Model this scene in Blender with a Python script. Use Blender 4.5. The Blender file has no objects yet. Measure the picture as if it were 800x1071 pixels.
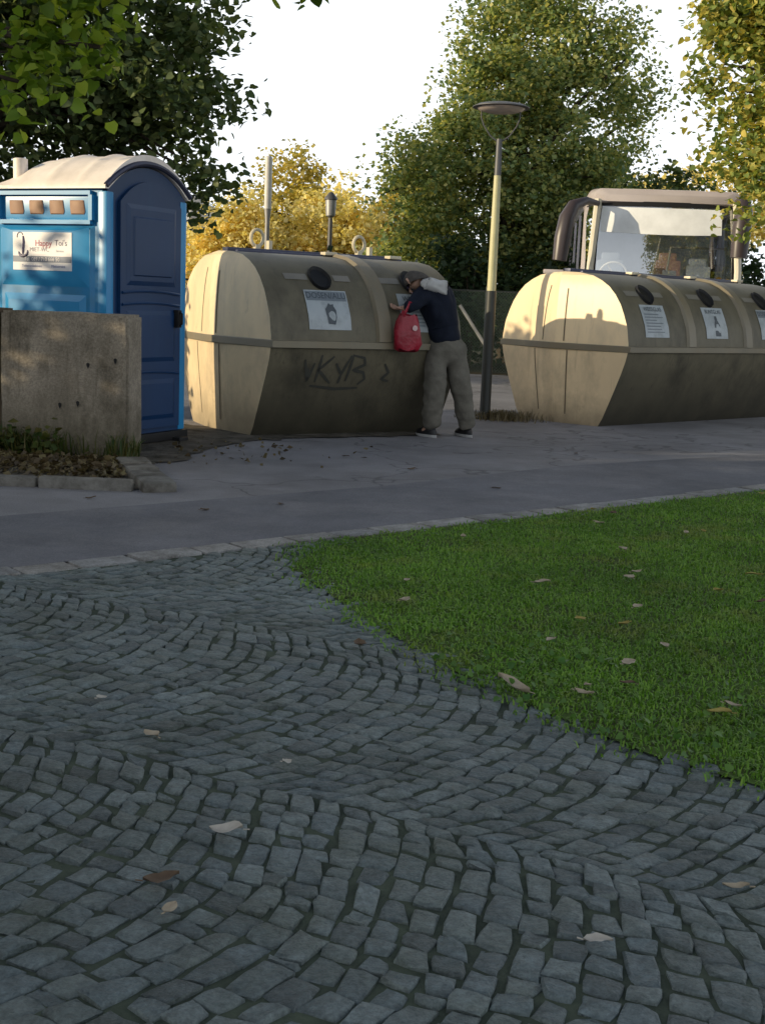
import bpy, bmesh, math, random
import numpy as np
from mathutils import Vector, Matrix
R = math.radians
scene = bpy.context.scene
COL = scene.collection
rnd = random.Random(7)

# ------------------------------------------------------------------ materials
def new_mat(name):
    m = bpy.data.materials.new(name); m.use_nodes = True
    nt = m.node_tree; nt.nodes.clear()
    out = nt.nodes.new('ShaderNodeOutputMaterial')
    return m, nt, out
def ramp(nt, stops, fac):
    r = nt.nodes.new('ShaderNodeValToRGB'); e = r.color_ramp.elements
    while len(e) < len(stops): e.new(0.5)
    for i, (p, c) in enumerate(stops):
        e[i].position = p; e[i].color = (*c, 1)
    nt.links.new(fac, r.inputs['Fac']); return r.outputs['Color']
def noise(nt, scale, detail=4, rough=.6, coord='Object', stretch=None):
    tc = nt.nodes.new('ShaderNodeTexCoord'); n = nt.nodes.new('ShaderNodeTexNoise')
    n.inputs['Scale'].default_value = scale; n.inputs['Detail'].default_value = detail; n.inputs['Roughness'].default_value = rough
    src = tc.outputs[coord]
    if stretch:
        mp = nt.nodes.new('ShaderNodeMapping'); mp.inputs['Scale'].default_value = stretch
        nt.links.new(src, mp.inputs['Vector']); src = mp.outputs['Vector']
    nt.links.new(src, n.inputs['Vector']); return n.outputs['Fac']
def mixc(nt, a, b, fac, mode='MIX'):
    m = nt.nodes.new('ShaderNodeMix'); m.data_type = 'RGBA'; m.blend_type = mode
    for s, v in ((m.inputs[6], a), (m.inputs[7], b), (m.inputs[0], fac)):
        if isinstance(v, (int, float)): s.default_value = v
        elif isinstance(v, tuple): s.default_value = (*v, 1)
        else: nt.links.new(v, s)
    return m.outputs[2]
def surf(name, c1, c2=None, scale=6, rough=.6, metal=0, spec=.5, bump=0, bscale=None, dirt=None, dscale=1.5, stretch=None, island=0, dlo=.45, dhi=.72, coat=0):
    """principled material: two-tone noise, optional dirt stains, bump, per-island brightness"""
    m, nt, out = new_mat(name)
    p = nt.nodes.new('ShaderNodeBsdfPrincipled'); nt.links.new(p.outputs[0], out.inputs[0])
    p.inputs['Roughness'].default_value = rough; p.inputs['Metallic'].default_value = metal
    p.inputs['Specular IOR Level'].default_value = spec; p.inputs['Coat Weight'].default_value = coat
    c2 = c2 or tuple(v * .82 for v in c1)
    col = ramp(nt, [(.32, c2), (.68, c1)], noise(nt, scale, stretch=stretch))
    if dirt:
        d = nt.nodes.new('ShaderNodeMapRange'); d.inputs[1].default_value = dlo; d.inputs[2].default_value = dhi
        nt.links.new(noise(nt, dscale, 6, .7, stretch=stretch), d.inputs[0])
        col = mixc(nt, col, dirt, d.outputs[0])
    if island:
        g = nt.nodes.new('ShaderNodeNewGeometry')
        v = ramp(nt, [(0, (1 - island,) * 3), (.35, (1 - island * .2, 1 - island * .1, 1.0)), (.65, (1.0, .98, .93)), (1, (1 + island * .6,) * 3)], g.outputs['Random Per Island'])
        col = mixc(nt, col, v, 1.0, 'MULTIPLY')
    nt.links.new(col, p.inputs['Base Color'])
    if bump:
        b = nt.nodes.new('ShaderNodeBump'); b.inputs['Strength'].default_value = bump; b.inputs['Distance'].default_value = .02
        nt.links.new(noise(nt, bscale or scale * 8, 5), b.inputs['Height']); nt.links.new(b.outputs[0], p.inputs['Normal'])
    return m
def grain(m, scale, lo, hi, crack=None):
    """speckle (and fine cracks) multiplied over a principled material's colour"""
    nt = m.node_tree; p = next(n for n in nt.nodes if n.type == 'BSDF_PRINCIPLED'); src = p.inputs['Base Color'].links[0].from_socket
    v = ramp(nt, [(.35, (lo,) * 3), (.65, (hi,) * 3)], noise(nt, scale, 2, .9)); col = mixc(nt, src, v, 1.0, 'MULTIPLY')
    v = ramp(nt, [(.40, (.80, .80, .80)), (.58, (1.08, 1.08, 1.08))], noise(nt, .35, 6, .75)); col = mixc(nt, col, v, 1.0, 'MULTIPLY')
    if crack:
        tc = nt.nodes.new('ShaderNodeTexCoord'); vo = nt.nodes.new('ShaderNodeTexVoronoi'); vo.feature = 'DISTANCE_TO_EDGE'; vo.inputs['Scale'].default_value = crack
        ad = nt.nodes.new('ShaderNodeVectorMath'); ad.operation = 'ADD'; nn = nt.nodes.new('ShaderNodeTexNoise'); nn.inputs['Scale'].default_value = 2.5
        nt.links.new(tc.outputs['Object'], nn.inputs['Vector']); nt.links.new(tc.outputs['Object'], ad.inputs[0]); nt.links.new(nn.outputs['Color'], ad.inputs[1]); nt.links.new(ad.outputs[0], vo.inputs['Vector'])
        col = mixc(nt, col, ramp(nt, [(.004, (.62, .62, .62)), (.014, (1, 1, 1))], vo.outputs['Distance']), 1.0, 'MULTIPLY')
    nt.links.new(col, p.inputs['Base Color'])
def streak(m, col, amt):
    """run-off streaks down the surface and a few scuffs"""
    nt = m.node_tree; p = next(n for n in nt.nodes if n.type == 'BSDF_PRINCIPLED'); src = p.inputs['Base Color'].links[0].from_socket
    for sc, st, lo, hi, a in ((11, (1, 1, .07), .56, .74, amt), (5, (1, 1, .8), .64, .70, amt * .6)):
        mr = nt.nodes.new('ShaderNodeMapRange'); mr.inputs[1].default_value = lo; mr.inputs[2].default_value = hi; mr.inputs[4].default_value = a
        nt.links.new(noise(nt, sc, 6, .7, stretch=st), mr.inputs[0]); src = mixc(nt, src, col, mr.outputs[0])
    nt.links.new(src, p.inputs['Base Color'])
def zfade(m, z0, z1, col):
    """splash dirt and painted shade: colour fades to col towards the ground"""
    nt = m.node_tree; p = next(n for n in nt.nodes if n.type == 'BSDF_PRINCIPLED'); src = p.inputs['Base Color'].links[0].from_socket
    tc = nt.nodes.new('ShaderNodeTexCoord'); sp = nt.nodes.new('ShaderNodeSeparateXYZ'); nt.links.new(tc.outputs['Object'], sp.inputs[0])
    ad = nt.nodes.new('ShaderNodeMath'); ad.operation = 'MULTIPLY_ADD'; ad.inputs[1].default_value = .5; nt.links.new(noise(nt, 3, 5, .7), ad.inputs[0]); nt.links.new(sp.outputs[2], ad.inputs[2])
    mr = nt.nodes.new('ShaderNodeMapRange'); mr.inputs[1].default_value = z0 + .25; mr.inputs[2].default_value = z1 + .25; mr.inputs[3].default_value = 1; mr.inputs[4].default_value = 0
    nt.links.new(ad.outputs[0], mr.inputs[0]); nt.links.new(mixc(nt, src, col, mr.outputs[0]), p.inputs['Base Color'])
def leafmat(name, cols, trans=.35, tcol=None, clump=1.1, rough=.5, patch=None):
    """foliage: colour differs leaf by leaf and clump by clump, light passes through"""
    m, nt, out = new_mat(name)
    g = nt.nodes.new('ShaderNodeNewGeometry')
    n = len(cols)
    c = ramp(nt, [(i / (n - 1), cols[i]) for i in range(n)], g.outputs['Random Per Island'])
    k = ramp(nt, [(.3, (.66, .70, .66)), (.7, (1.15, 1.13, 1.08))], noise(nt, clump, 2))
    c = mixc(nt, c, k, 1.0, 'MULTIPLY')
    if patch:
        d = nt.nodes.new('ShaderNodeMapRange'); d.inputs[1].default_value = .52; d.inputs[2].default_value = .74; d.inputs[4].default_value = .75
        nt.links.new(noise(nt, 1.9, 5, .7), d.inputs[0]); c = mixc(nt, c, patch, d.outputs[0])
    p = nt.nodes.new('ShaderNodeBsdfPrincipled'); p.inputs['Roughness'].default_value = rough
    p.inputs['Specular IOR Level'].default_value = .3
    nt.links.new(c, p.inputs['Base Color'])
    t = nt.nodes.new('ShaderNodeBsdfTranslucent')
    nt.links.new(mixc(nt, c, tcol or (1.3, 1.25, .6), 1.0, 'MULTIPLY'), t.inputs['Color'])
    mx = nt.nodes.new('ShaderNodeMixShader'); mx.inputs[0].default_value = trans
    nt.links.new(p.outputs[0], mx.inputs[1]); nt.links.new(t.outputs[0], mx.inputs[2]); nt.links.new(mx.outputs[0], out.inputs[0])
    return m
def glassmat(name, tint, refl=.22, rough=.02):
    m, nt, out = new_mat(name)
    t = nt.nodes.new('ShaderNodeBsdfTransparent'); t.inputs[0].default_value = (*tint, 1)
    g = nt.nodes.new('ShaderNodeBsdfGlossy'); g.inputs['Roughness'].default_value = rough; g.inputs[0].default_value = (.95, .97, 1, 1)
    f = nt.nodes.new('ShaderNodeFresnel'); f.inputs[0].default_value = 1.5
    a = nt.nodes.new('ShaderNodeMath'); a.operation = 'ADD'; a.inputs[1].default_value = refl; nt.links.new(f.outputs[0], a.inputs[0])
    mx = nt.nodes.new('ShaderNodeMixShader'); nt.links.new(a.outputs[0], mx.inputs[0])
    nt.links.new(t.outputs[0], mx.inputs[1]); nt.links.new(g.outputs[0], mx.inputs[2]); nt.links.new(mx.outputs[0], out.inputs[0])
    return m
def meshfence_mat(name, col, cell=.055, wire=.13):
    """chain-link wire: diamonds cut from the sheet in object space"""
    m, nt, out = new_mat(name)
    tc = nt.nodes.new('ShaderNodeTexCoord'); s = nt.nodes.new('ShaderNodeSeparateXYZ'); nt.links.new(tc.outputs['Object'], s.inputs[0])
    def mth(op, a, b=None):
        n = nt.nodes.new('ShaderNodeMath'); n.operation = op
        for i, v in enumerate((a, b)):
            if v is None: continue
            if isinstance(v, (int, float)): n.inputs[i].default_value = v
            else: nt.links.new(v, n.inputs[i])
        return n.outputs[0]
    u = mth('MULTIPLY', mth('ADD', s.outputs[0], s.outputs[2]), 1 / cell); v = mth('MULTIPLY', mth('SUBTRACT', s.outputs[0], s.outputs[2]), 1 / cell)
    a = mth('LESS_THAN', mth('FRACT', u), wire); b = mth('LESS_THAN', mth('FRACT', v), wire)
    k = mth('MAXIMUM', a, b)
    t = nt.nodes.new('ShaderNodeBsdfTransparent'); p = nt.nodes.new('ShaderNodeBsdfPrincipled')
    p.inputs['Base Color'].default_value = (*col, 1); p.inputs['Roughness'].default_value = .5
    mx = nt.nodes.new('ShaderNodeMixShader'); nt.links.new(k, mx.inputs[0]); nt.links.new(t.outputs[0], mx.inputs[1]); nt.links.new(p.outputs[0], mx.inputs[2]); nt.links.new(mx.outputs[0], out.inputs[0])
    return m

M = dict(
    asphalt=surf('asphalt', (.262, .256, .268), (.20, .195, .206), 1.2, .8, spec=.3, bump=.25, bscale=90, dirt=(.18, .172, .175), dscale=.9),
    asphalt_dark=surf('asphalt_dark', (.158, .159, .176), (.122, .123, .138), 1.6, .8, spec=.3, bump=.25, bscale=90, dirt=(.21, .205, .215), dscale=1.3),
    earth=surf('earth', (.10, .085, .06), (.05, .042, .03), 3, .95, spec=.1, bump=.5, bscale=25, dirt=(.05, .06, .03), dscale=2),
    verge=surf('verge_dirt', (.15, .135, .115), (.085, .074, .06), 7, .95, spec=.1, bump=.6, bscale=40, dirt=(.03, .03, .022), dscale=5),
    joint=surf('joint_moss', (.088, .108, .078), (.052, .064, .050), 7, .95, spec=.1, bump=.5, bscale=60),
    cobble=surf('granite_sett', (.150, .186, .190), (.098, .124, .127), 16, .55, spec=.45, bump=.8, bscale=42, dirt=(.075, .094, .080), dscale=3.0, island=.36),
    kerb=surf('granite_kerb', (.34, .335, .33), (.24, .236, .232), 11, .7, spec=.3, bump=.35, bscale=70, dirt=(.12, .11, .10), dscale=6, island=.25),
    edging=surf('worn_edging_stone', (.25, .235, .21), (.14, .13, .115), 6, .85, spec=.2, bump=.6, bscale=35, dirt=(.07, .062, .05), dscale=5, island=.3),
    concrete=surf('weathered_concrete', (.38, .33, .265), (.24, .205, .16), 3.2, .9, spec=.2, bump=.55, bscale=22, dirt=(.075, .062, .042), dscale=2.6, stretch=(1, 1, .55)),
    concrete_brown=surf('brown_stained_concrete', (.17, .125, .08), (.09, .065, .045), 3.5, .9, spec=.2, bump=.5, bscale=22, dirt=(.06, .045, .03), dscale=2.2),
    blue=surf('blue_plastic', (.014, .21, .46), (.011, .17, .39), 2, .35, spec=.5, dirt=(.03, .16, .28), dscale=2.4),
    blue_hi=surf('blue_plastic_frame', (.025, .25, .52), (.02, .21, .45), 2, .33, spec=.5),
    blue_dark=surf('shaded_blue_plastic', (.003, .033, .108), (.0028, .027, .088), 2, .38, spec=.45),  # door side faces away from the sun: its shade is in this colour
    white_plastic=surf('cream_roof_plastic', (.90, .81, .74), (.84, .75, .68), 2.5, .45, spec=.4, dirt=(.70, .62, .55), dscale=3),
    vent_tan=surf('backlit_vent_tan', (.36, .21, .13), (.27, .15, .10), 9, .6),  # opaque tan stands in for light coming through the vents
    black=surf('black_rubber', (.012, .012, .013), None, 6, .6, spec=.3),
    sign_white=surf('white_sign_film', (.75, .73, .74), (.66, .64, .67), 4, .4),
    ink_red=surf('red_ink', (.42, .04, .09), None, 4, .5), ink_dark=surf('dark_violet_ink', (.10, .08, .16), None, 4, .5),
    ink_grey=surf('grey_ink', (.30, .29, .34), None, 4, .5), band=surf('grey_blue_band', (.14, .17, .24), None, 4, .45), ink_blue=surf('blue_ink', (.08, .12, .34), None, 4, .5),
    bin_up=surf('beige_fibreglass', (.84, .665, .425), (.76, .595, .375), 1.7, .42, spec=.4, dirt=(.60, .485, .325), dscale=2.3, stretch=(1, 1, .5)),
    bin_low=surf('beige_fibreglass_soiled', (.74, .58, .365), (.64, .495, .31), 1.5, .5, spec=.35, dirt=(.42, .34, .225), dscale=2.0, stretch=(1, 1, .6)),
    bin_low_front=surf('shaded_grimy_fibreglass', (.15, .132, .088), (.115, .102, .069), 1.8, .5, spec=.3, dirt=(.045, .041, .03), dscale=2.2, stretch=(1, 1, .6)),  # grime plus the shade of the lower front, put into the colour
    bin_front=surf('shaded_olive_fibreglass', (.155, .138, .094), (.12, .107, .074), 1.8, .5, spec=.3, dirt=(.08, .071, .05), dscale=2.2, stretch=(1, 1, .6)),  # beige shell darkened: the shade on its front is in the colour
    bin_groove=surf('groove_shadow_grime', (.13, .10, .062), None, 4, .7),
    bin_band=surf('beige_seam_band', (.20, .174, .12), (.16, .14, .098), 2, .45, dirt=(.2, .16, .1), dscale=3),
    notice=surf('pale_blue_notice', (.40, .44, .46), (.33, .37, .40), 5, .4, dirt=(.22, .25, .26), dscale=6),
    notice_head=surf('grey_blue_heading', (.17, .20, .23), None, 5, .45), notice_ink=surf('notice_ink', (.055, .07, .085), None, 5, .5),
    label_strip=surf('faded_label_strip', (.21, .195, .165), None, 5, .5),
    rail=surf('dark_blue_steel', (.045, .05, .09), None, 5, .45, metal=.4), ring=surf('cream_painted_steel', (.62, .55, .40), None, 6, .4),
    graffiti=surf('black_spray', (.042, .042, .034), None, 8, .7),
    jacket=surf('navy_cloth', (.010, .014, .027), (.006, .009, .018), 14, .85, spec=.2, bump=.4, bscale=16),
    trousers=surf('grey_cloth', (.155, .145, .122), (.105, .098, .082), 9, .9, spec=.15, bump=.5, bscale=14),
    skin=surf('skin', (.42, .26, .19), (.36, .21, .15), 12, .5), hood=surf('pale_hood_lining', (.50, .50, .49), (.42, .42, .42), 12, .9, spec=.1),
    cap=surf('dark_grey_knit', (.10, .09, .082), (.07, .063, .058), 30, .95, spec=.1, bump=.4, bscale=90),
    shoe=surf('black_shoe', (.012, .012, .014), None, 10, .5), sole=surf('pale_sole', (.38, .38, .38), None, 10, .6),
    bag=surf('red_carrier_bag', (.30, .005, .024), (.22, .004, .016), 9, .4, spec=.5, bump=.6, bscale=14), bag_print=surf('bag_print', (.65, .45, .45), None, 10, .5),
    lamp_green=surf('dark_green_paint', (.022, .026, .024), (.016, .019, .017), 5, .5), lamp_pale=surf('sunlit_post_paint', (.50, .47, .27), (.40, .38, .21), 4, .5),
    lamp_grey=surf('grey_metal', (.10, .10, .105), None, 6, .5, metal=.2), lamp_bowl=surf('frosted_bowl', (.56, .47, .43), None, 6, .35),
    bark=surf('bark', (.075, .06, .045), (.04, .032, .025), 9, .95, spec=.1, bump=.6, bscale=18, stretch=(1, 1, .3)),
    bus_body=surf('bus_mauve_paint', (.50, .445, .43), (.44, .385, .375), 2, .35, coat=.4), bus_pale=surf('bus_pale_paint', (.66, .62, .50), (.58, .54, .44), 2, .4),
    bus_in=surf('bus_interior', (.42, .46, .54), (.34, .38, .45), 3, .8), dash=surf('dashboard', (.05, .05, .055), None, 5, .7), bus_white=surf('white_board', (.78, .76, .72), None, 4, .5),
    seat_pink=surf('pink_seat', (.50, .32, .31), (.42, .26, .26), 12, .8), sky_band=surf('painted_sky_reflection', (.90, .92, .93), None, 3, .8),
    mirror=surf('dark_mauve_housing', (.055, .042, .045), None, 4, .4), plush_pink=surf('pink_plush', (.62, .18, .38), None, 20, .95), plush_orange=surf('orange_plush', (.75, .33, .03), None, 20, .95),
    steel=surf('grey_steel', (.30, .30, .30), None, 5, .5, metal=.4), white_post=surf('white_painted_post', (.62, .60, .56), None, 5, .5), lamp_glass=surf('headlamp_lens', (.6, .62, .65), None, 5, .15),
    plaster=surf('pale_plaster', (.70, .70, .70), (.62, .62, .62), 1, .8), tiles=surf('roof_tiles', (.22, .12, .09), None, 4, .85), win=surf('grey_window', (.10, .13, .16), None, 3, .15, spec=.6),
    wood=surf('brown_door_wood', (.12, .075, .045), None, 6, .6),
    leaf_dry=surf('dry_leaf', (.40, .34, .25), (.27, .22, .15), 30, .8), leaf_grey=surf('pale_dry_leaf', (.46, .43, .38), (.36, .33, .28), 30, .8), leaf_yellow=surf('yellow_leaf', (.36, .30, .08), (.26, .2, .05), 30, .8), leaf_brown=surf('brown_leaf', (.13, .085, .05), (.08, .05, .03), 30, .85),
    L_near=leafmat('linden_leaves', [(.08, .15, .02), (.17, .27, .035), (.30, .38, .06)], .5, (1.5, 1.4, .5), 1.6),
    L_dark=leafmat('dark_leaves', [(.055, .09, .042), (.095, .14, .055), (.17, .20, .085)], .4, None, 1.0),
    L_mid=leafmat('maple_leaves', [(.13, .21, .11), (.27, .34, .14), (.58, .54, .21)], .45, None, .5),
    L_gold=leafmat('golden_leaves', [(.62, .56, .22), (.86, .75, .33), (.95, .87, .50)], .5, (1.2, 1.1, .6), .7),
    L_olive=leafmat('olive_gold_leaves', [(.30, .29, .09), (.52, .44, .12), (.75, .60, .18)], .45, (1.3, 1.2, .5), 1.0),
    L_chest=leafmat('yellowing_leaves', [(.11, .175, .055), (.27, .33, .085), (.68, .56, .16)], .4, (1.3, 1.2, .5), .8),
    L_hedge=leafmat('hedge_leaves', [(.022, .042, .018), (.04, .07, .028), (.06, .095, .036)], .2, None, .8),
    grass=leafmat('grass_blades', [(.095, .205, .026), (.15, .30, .038), (.22, .36, .06)], .3, (1.1, 1.3, .5), 1.4, patch=(.30, .27, .09)),
    clover=leafmat('clover_leaves', [(.05, .13, .03), (.09, .19, .04), (.13, .23, .06)], .25, None, 3),
    lawn=surf('lawn_soil', (.09, .16, .035), (.07, .10, .03), 8, .95, spec=.1, bump=.5, bscale=40, dirt=(.05, .042, .028), dscale=2.5),
    weeds=leafmat('weed_leaves', [(.03, .06, .014), (.06, .085, .02), (.12, .10, .03)], .3, None, 3),
    litter=leafmat('litter_leaves', [(.05, .036, .022), (.10, .07, .035), (.17, .14, .07)], .15, None, 4),
    straw=leafmat('dry_grass', [(.10, .08, .045), (.16, .13, .08), (.22, .18, .11)], .2, None, 4),
    glass=glassmat('windscreen_glass', (.93, .96, .98), .27), glass_dark=surf('dark_side_glass', (.02, .022, .026), None, 3, .08, spec=.7),
    fence=meshfence_mat('chain_link', (.06, .09, .075)),
)

grain(M['asphalt'], 130, .72, 1.2, .55); grain(M['asphalt_dark'], 130, .75, 1.2); grain(M['cobble'], 60, .72, 1.2); grain(M['concrete'], 45, .72, 1.15); grain(M['kerb'], 80, .75, 1.15)
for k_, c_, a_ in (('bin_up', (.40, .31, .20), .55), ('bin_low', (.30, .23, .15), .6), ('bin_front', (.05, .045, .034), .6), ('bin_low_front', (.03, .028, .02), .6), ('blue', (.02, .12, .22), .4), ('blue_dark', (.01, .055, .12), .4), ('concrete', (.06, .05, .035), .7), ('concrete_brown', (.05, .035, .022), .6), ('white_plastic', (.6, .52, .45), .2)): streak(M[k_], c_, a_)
zfade(M['bin_low_front'], -.05, .70, (.040, .037, .027)); zfade(M['bin_low'], -.05, .35, (.25, .20, .13)); zfade(M['concrete'], -.05, .5, (.10, .088, .062))  # on the container front the fade paints shade as well as dirt

# ------------------------------------------------------------------ geometry helpers
def tag(o, label=None, cat=None, group=None, kind=None):
    if label: o['label'] = label
    if cat: o['category'] = cat
    if group: o['group'] = group
    if kind: o['kind'] = kind
    return o
def empty(name, loc, rz=0, label=None, cat=None, group=None):
    o = bpy.data.objects.new(name, None); o.empty_display_size = .2; COL.objects.link(o)
    o.location = loc; o.rotation_euler.z = rz
    return tag(o, label, cat, group)
def link(name, me, mat, parent=None, loc=None):
    o = bpy.data.objects.new(name, me); COL.objects.link(o)
    if mat: me.materials.append(mat)
    if parent is not None: o.parent = parent
    if loc is not None: o.location = loc
    return o
class MB:
    def __init__(s): s.v = []; s.f = []
    def add(s, vs, fs):
        n = len(s.v); s.v += [tuple(v) for v in vs]; s.f += [tuple(i + n for i in f) for f in fs]; return s
    def box(s, c, d, rz=0, rx=0, ry=0):
        m = Matrix.Translation(c) @ Matrix.Rotation(rz, 4, 'Z') @ Matrix.Rotation(ry, 4, 'Y') @ Matrix.Rotation(rx, 4, 'X')
        vs = [m @ Vector((x * d[0] / 2, y * d[1] / 2, z * d[2] / 2)) for x in (-1, 1) for y in (-1, 1) for z in (-1, 1)]
        return s.add(vs, [(0, 1, 3, 2), (4, 6, 7, 5), (0, 4, 5, 1), (2, 3, 7, 6), (0, 2, 6, 4), (1, 5, 7, 3)])
    def tube(s, pts, rad, seg=8, cap=True):
        pts = [Vector(p) for p in pts]; n = len(pts)
        if not hasattr(rad, '__len__'): rad = [rad] * n
        up = None; vs = []
        for i, p in enumerate(pts):
            t = (pts[min(i + 1, n - 1)] - pts[max(i - 1, 0)]).normalized()
            if up is None: up = t.orthogonal().normalized()
            else:
                up = up - t * up.dot(t); up = up.normalized() if up.length > 1e-6 else t.orthogonal().normalized()
            b = t.cross(up)
            vs += [p + (up * math.cos(2 * math.pi * k / seg) + b * math.sin(2 * math.pi * k / seg)) * rad[i] for k in range(seg)]
        fs = [(i * seg + k, i * seg + (k + 1) % seg, (i + 1) * seg + (k + 1) % seg, (i + 1) * seg + k) for i in range(n - 1) for k in range(seg)]
        if cap: fs += [tuple(range(seg))[::-1], tuple((n - 1) * seg + k for k in range(seg))]
        return s.add(vs, fs)
    def lathe(s, prof, seg=24, c=(0, 0, 0)):
        vs = [(c[0] + r * math.cos(2 * math.pi * k / seg), c[1] + r * math.sin(2 * math.pi * k / seg), c[2] + z) for r, z in prof for k in range(seg)]
        n = len(prof)
        fs = [(i * seg + k, i * seg + (k + 1) % seg, (i + 1) * seg + (k + 1) % seg, (i + 1) * seg + k) for i in range(n - 1) for k in range(seg)]
        return s.add(vs, fs)
    def grid(s, fn, us, vs_):
        nu, nv = len(us), len(vs_)
        return s.add([fn(u, v) for u in us for v in vs_], [(i * nv + j, (i + 1) * nv + j, (i + 1) * nv + j + 1, i * nv + j + 1) for i in range(nu - 1) for j in range(nv - 1)])
    def prism(s, poly, z0, z1):
        n = len(poly)
        vs = [(x, y, z0) for x, y in poly] + [(x, y, z1) for x, y in poly]
        return s.add(vs, [tuple(range(n))[::-1], tuple(range(n, 2 * n))] + [(i, (i + 1) % n, n + (i + 1) % n, n + i) for i in range(n)])
    def frustum(s, o, eu, ev, en, u0, u1, v0, v1, inset, h):
        """raised (or sunk, h<0) panel with sloping borders on the plane o + u*eu + v*ev"""
        o, eu, ev, en = map(Vector, (o, eu, ev, en)); q = lambda u, v, k: o + eu * u + ev * v + en * k
        vs = [q(u0, v0, 0), q(u1, v0, 0), q(u1, v1, 0), q(u0, v1, 0)] + [q(u0 + inset, v0 + inset, h), q(u1 - inset, v0 + inset, h), q(u1 - inset, v1 - inset, h), q(u0 + inset, v1 - inset, h)]
        return s.add(vs, [(4, 5, 6, 7)] + [(i, (i + 1) % 4, 4 + (i + 1) % 4, 4 + i) for i in range(4)])
    def build(s, name, mat, parent=None, bevel=0, smooth=35, loc=None, recalc=True):
        me = bpy.data.meshes.new(name); me.from_pydata(s.v, [], s.f)
        bm = bmesh.new(); bm.from_mesh(me)
        if recalc: bmesh.ops.recalc_face_normals(bm, faces=bm.faces)
        if bevel: bmesh.ops.bevel(bm, geom=[e for e in bm.edges if len(e.link_faces) == 2 and e.calc_face_angle(0) > .6], offset=bevel, segments=2, affect='EDGES', profile=.6)
        bm.to_mesh(me); bm.free()
        if smooth:
            for p in me.polygons: p.use_smooth = True
            me.set_sharp_from_angle(angle=R(smooth))
        return link(name, me, mat, parent, loc)
def np_mesh(name, verts, faces, mat, parent=None, smooth=False, loc=None):
    """verts (N,3), faces: list of (K,n) int arrays"""
    me = bpy.data.meshes.new(name); verts = np.asarray(verts, np.float32)
    me.vertices.add(len(verts)); me.vertices.foreach_set('co', verts.ravel())
    idx = np.concatenate([f.ravel() for f in faces]).astype(np.int32)
    cnt = np.concatenate([np.full(len(f), f.shape[1]) for f in faces]); st = np.concatenate([[0], np.cumsum(cnt)[:-1]]).astype(np.int32)
    me.loops.add(len(idx)); me.loops.foreach_set('vertex_index', idx)
    me.polygons.add(len(cnt)); me.polygons.foreach_set('loop_start', st)
    me.update(calc_edges=True); me.validate()
    if smooth: me.polygons.foreach_set('use_smooth', np.ones(len(cnt), bool))
    return link(name, me, mat, parent, loc)
def text2d(s, size, align='CENTER', spacing=1.0):
    """flat lettering as a 2D mesh (vertices, faces)"""
    c = bpy.data.curves.new('lettering', 'FONT'); c.body = s; c.size = size; c.align_x = align; c.align_y = 'CENTER'; c.resolution_u = 3; c.space_character = spacing
    o = bpy.data.objects.new('lettering', c); COL.objects.link(o)
    dg = bpy.context.evaluated_depsgraph_get(); me = bpy.data.meshes.new_from_object(o.evaluated_get(dg))
    vs = [(v.co.x, v.co.y) for v in me.vertices]; fs = [tuple(p.vertices) for p in me.polygons]
    bpy.data.objects.remove(o); bpy.data.curves.remove(c); bpy.data.meshes.remove(me)
    return vs, fs
def lettering(mb, s, size, fn, align='CENTER', spacing=1.0):
    vs, fs = text2d(s, size, align, spacing); mb.add([fn(x, y) for x, y in vs], fs)
def skin(name, joints, edges, root, mat, parent, sub=2, jitter=0):
    """one continuous surface grown round a skeleton of joints {name: (position, radius)}"""
    keys = list(joints); me = bpy.data.meshes.new(name)
    me.from_pydata([joints[k][0] for k in keys], [(keys.index(a), keys.index(b)) for a, b in edges], [])
    o = bpy.data.objects.new(name, me); COL.objects.link(o)
    o.modifiers.new('s', 'SKIN').use_smooth_shade = True
    if not me.skin_vertices: raise RuntimeError('skin layer')
    for i, k in enumerate(keys):
        r = joints[k][1]; me.skin_vertices[0].data[i].radius = (r, r) if not hasattr(r, '__len__') else r
        me.skin_vertices[0].data[i].use_root = (k == root)
    m = o.modifiers.new('u', 'SUBSURF'); m.levels = m.render_levels = sub
    dg = bpy.context.evaluated_depsgraph_get(); ev = bpy.data.meshes.new_from_object(o.evaluated_get(dg))
    bpy.data.objects.remove(o)
    ev.name = name
    for p in ev.polygons: p.use_smooth = True
    ev.materials.clear()
    return link(name, ev, mat, parent)

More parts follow.
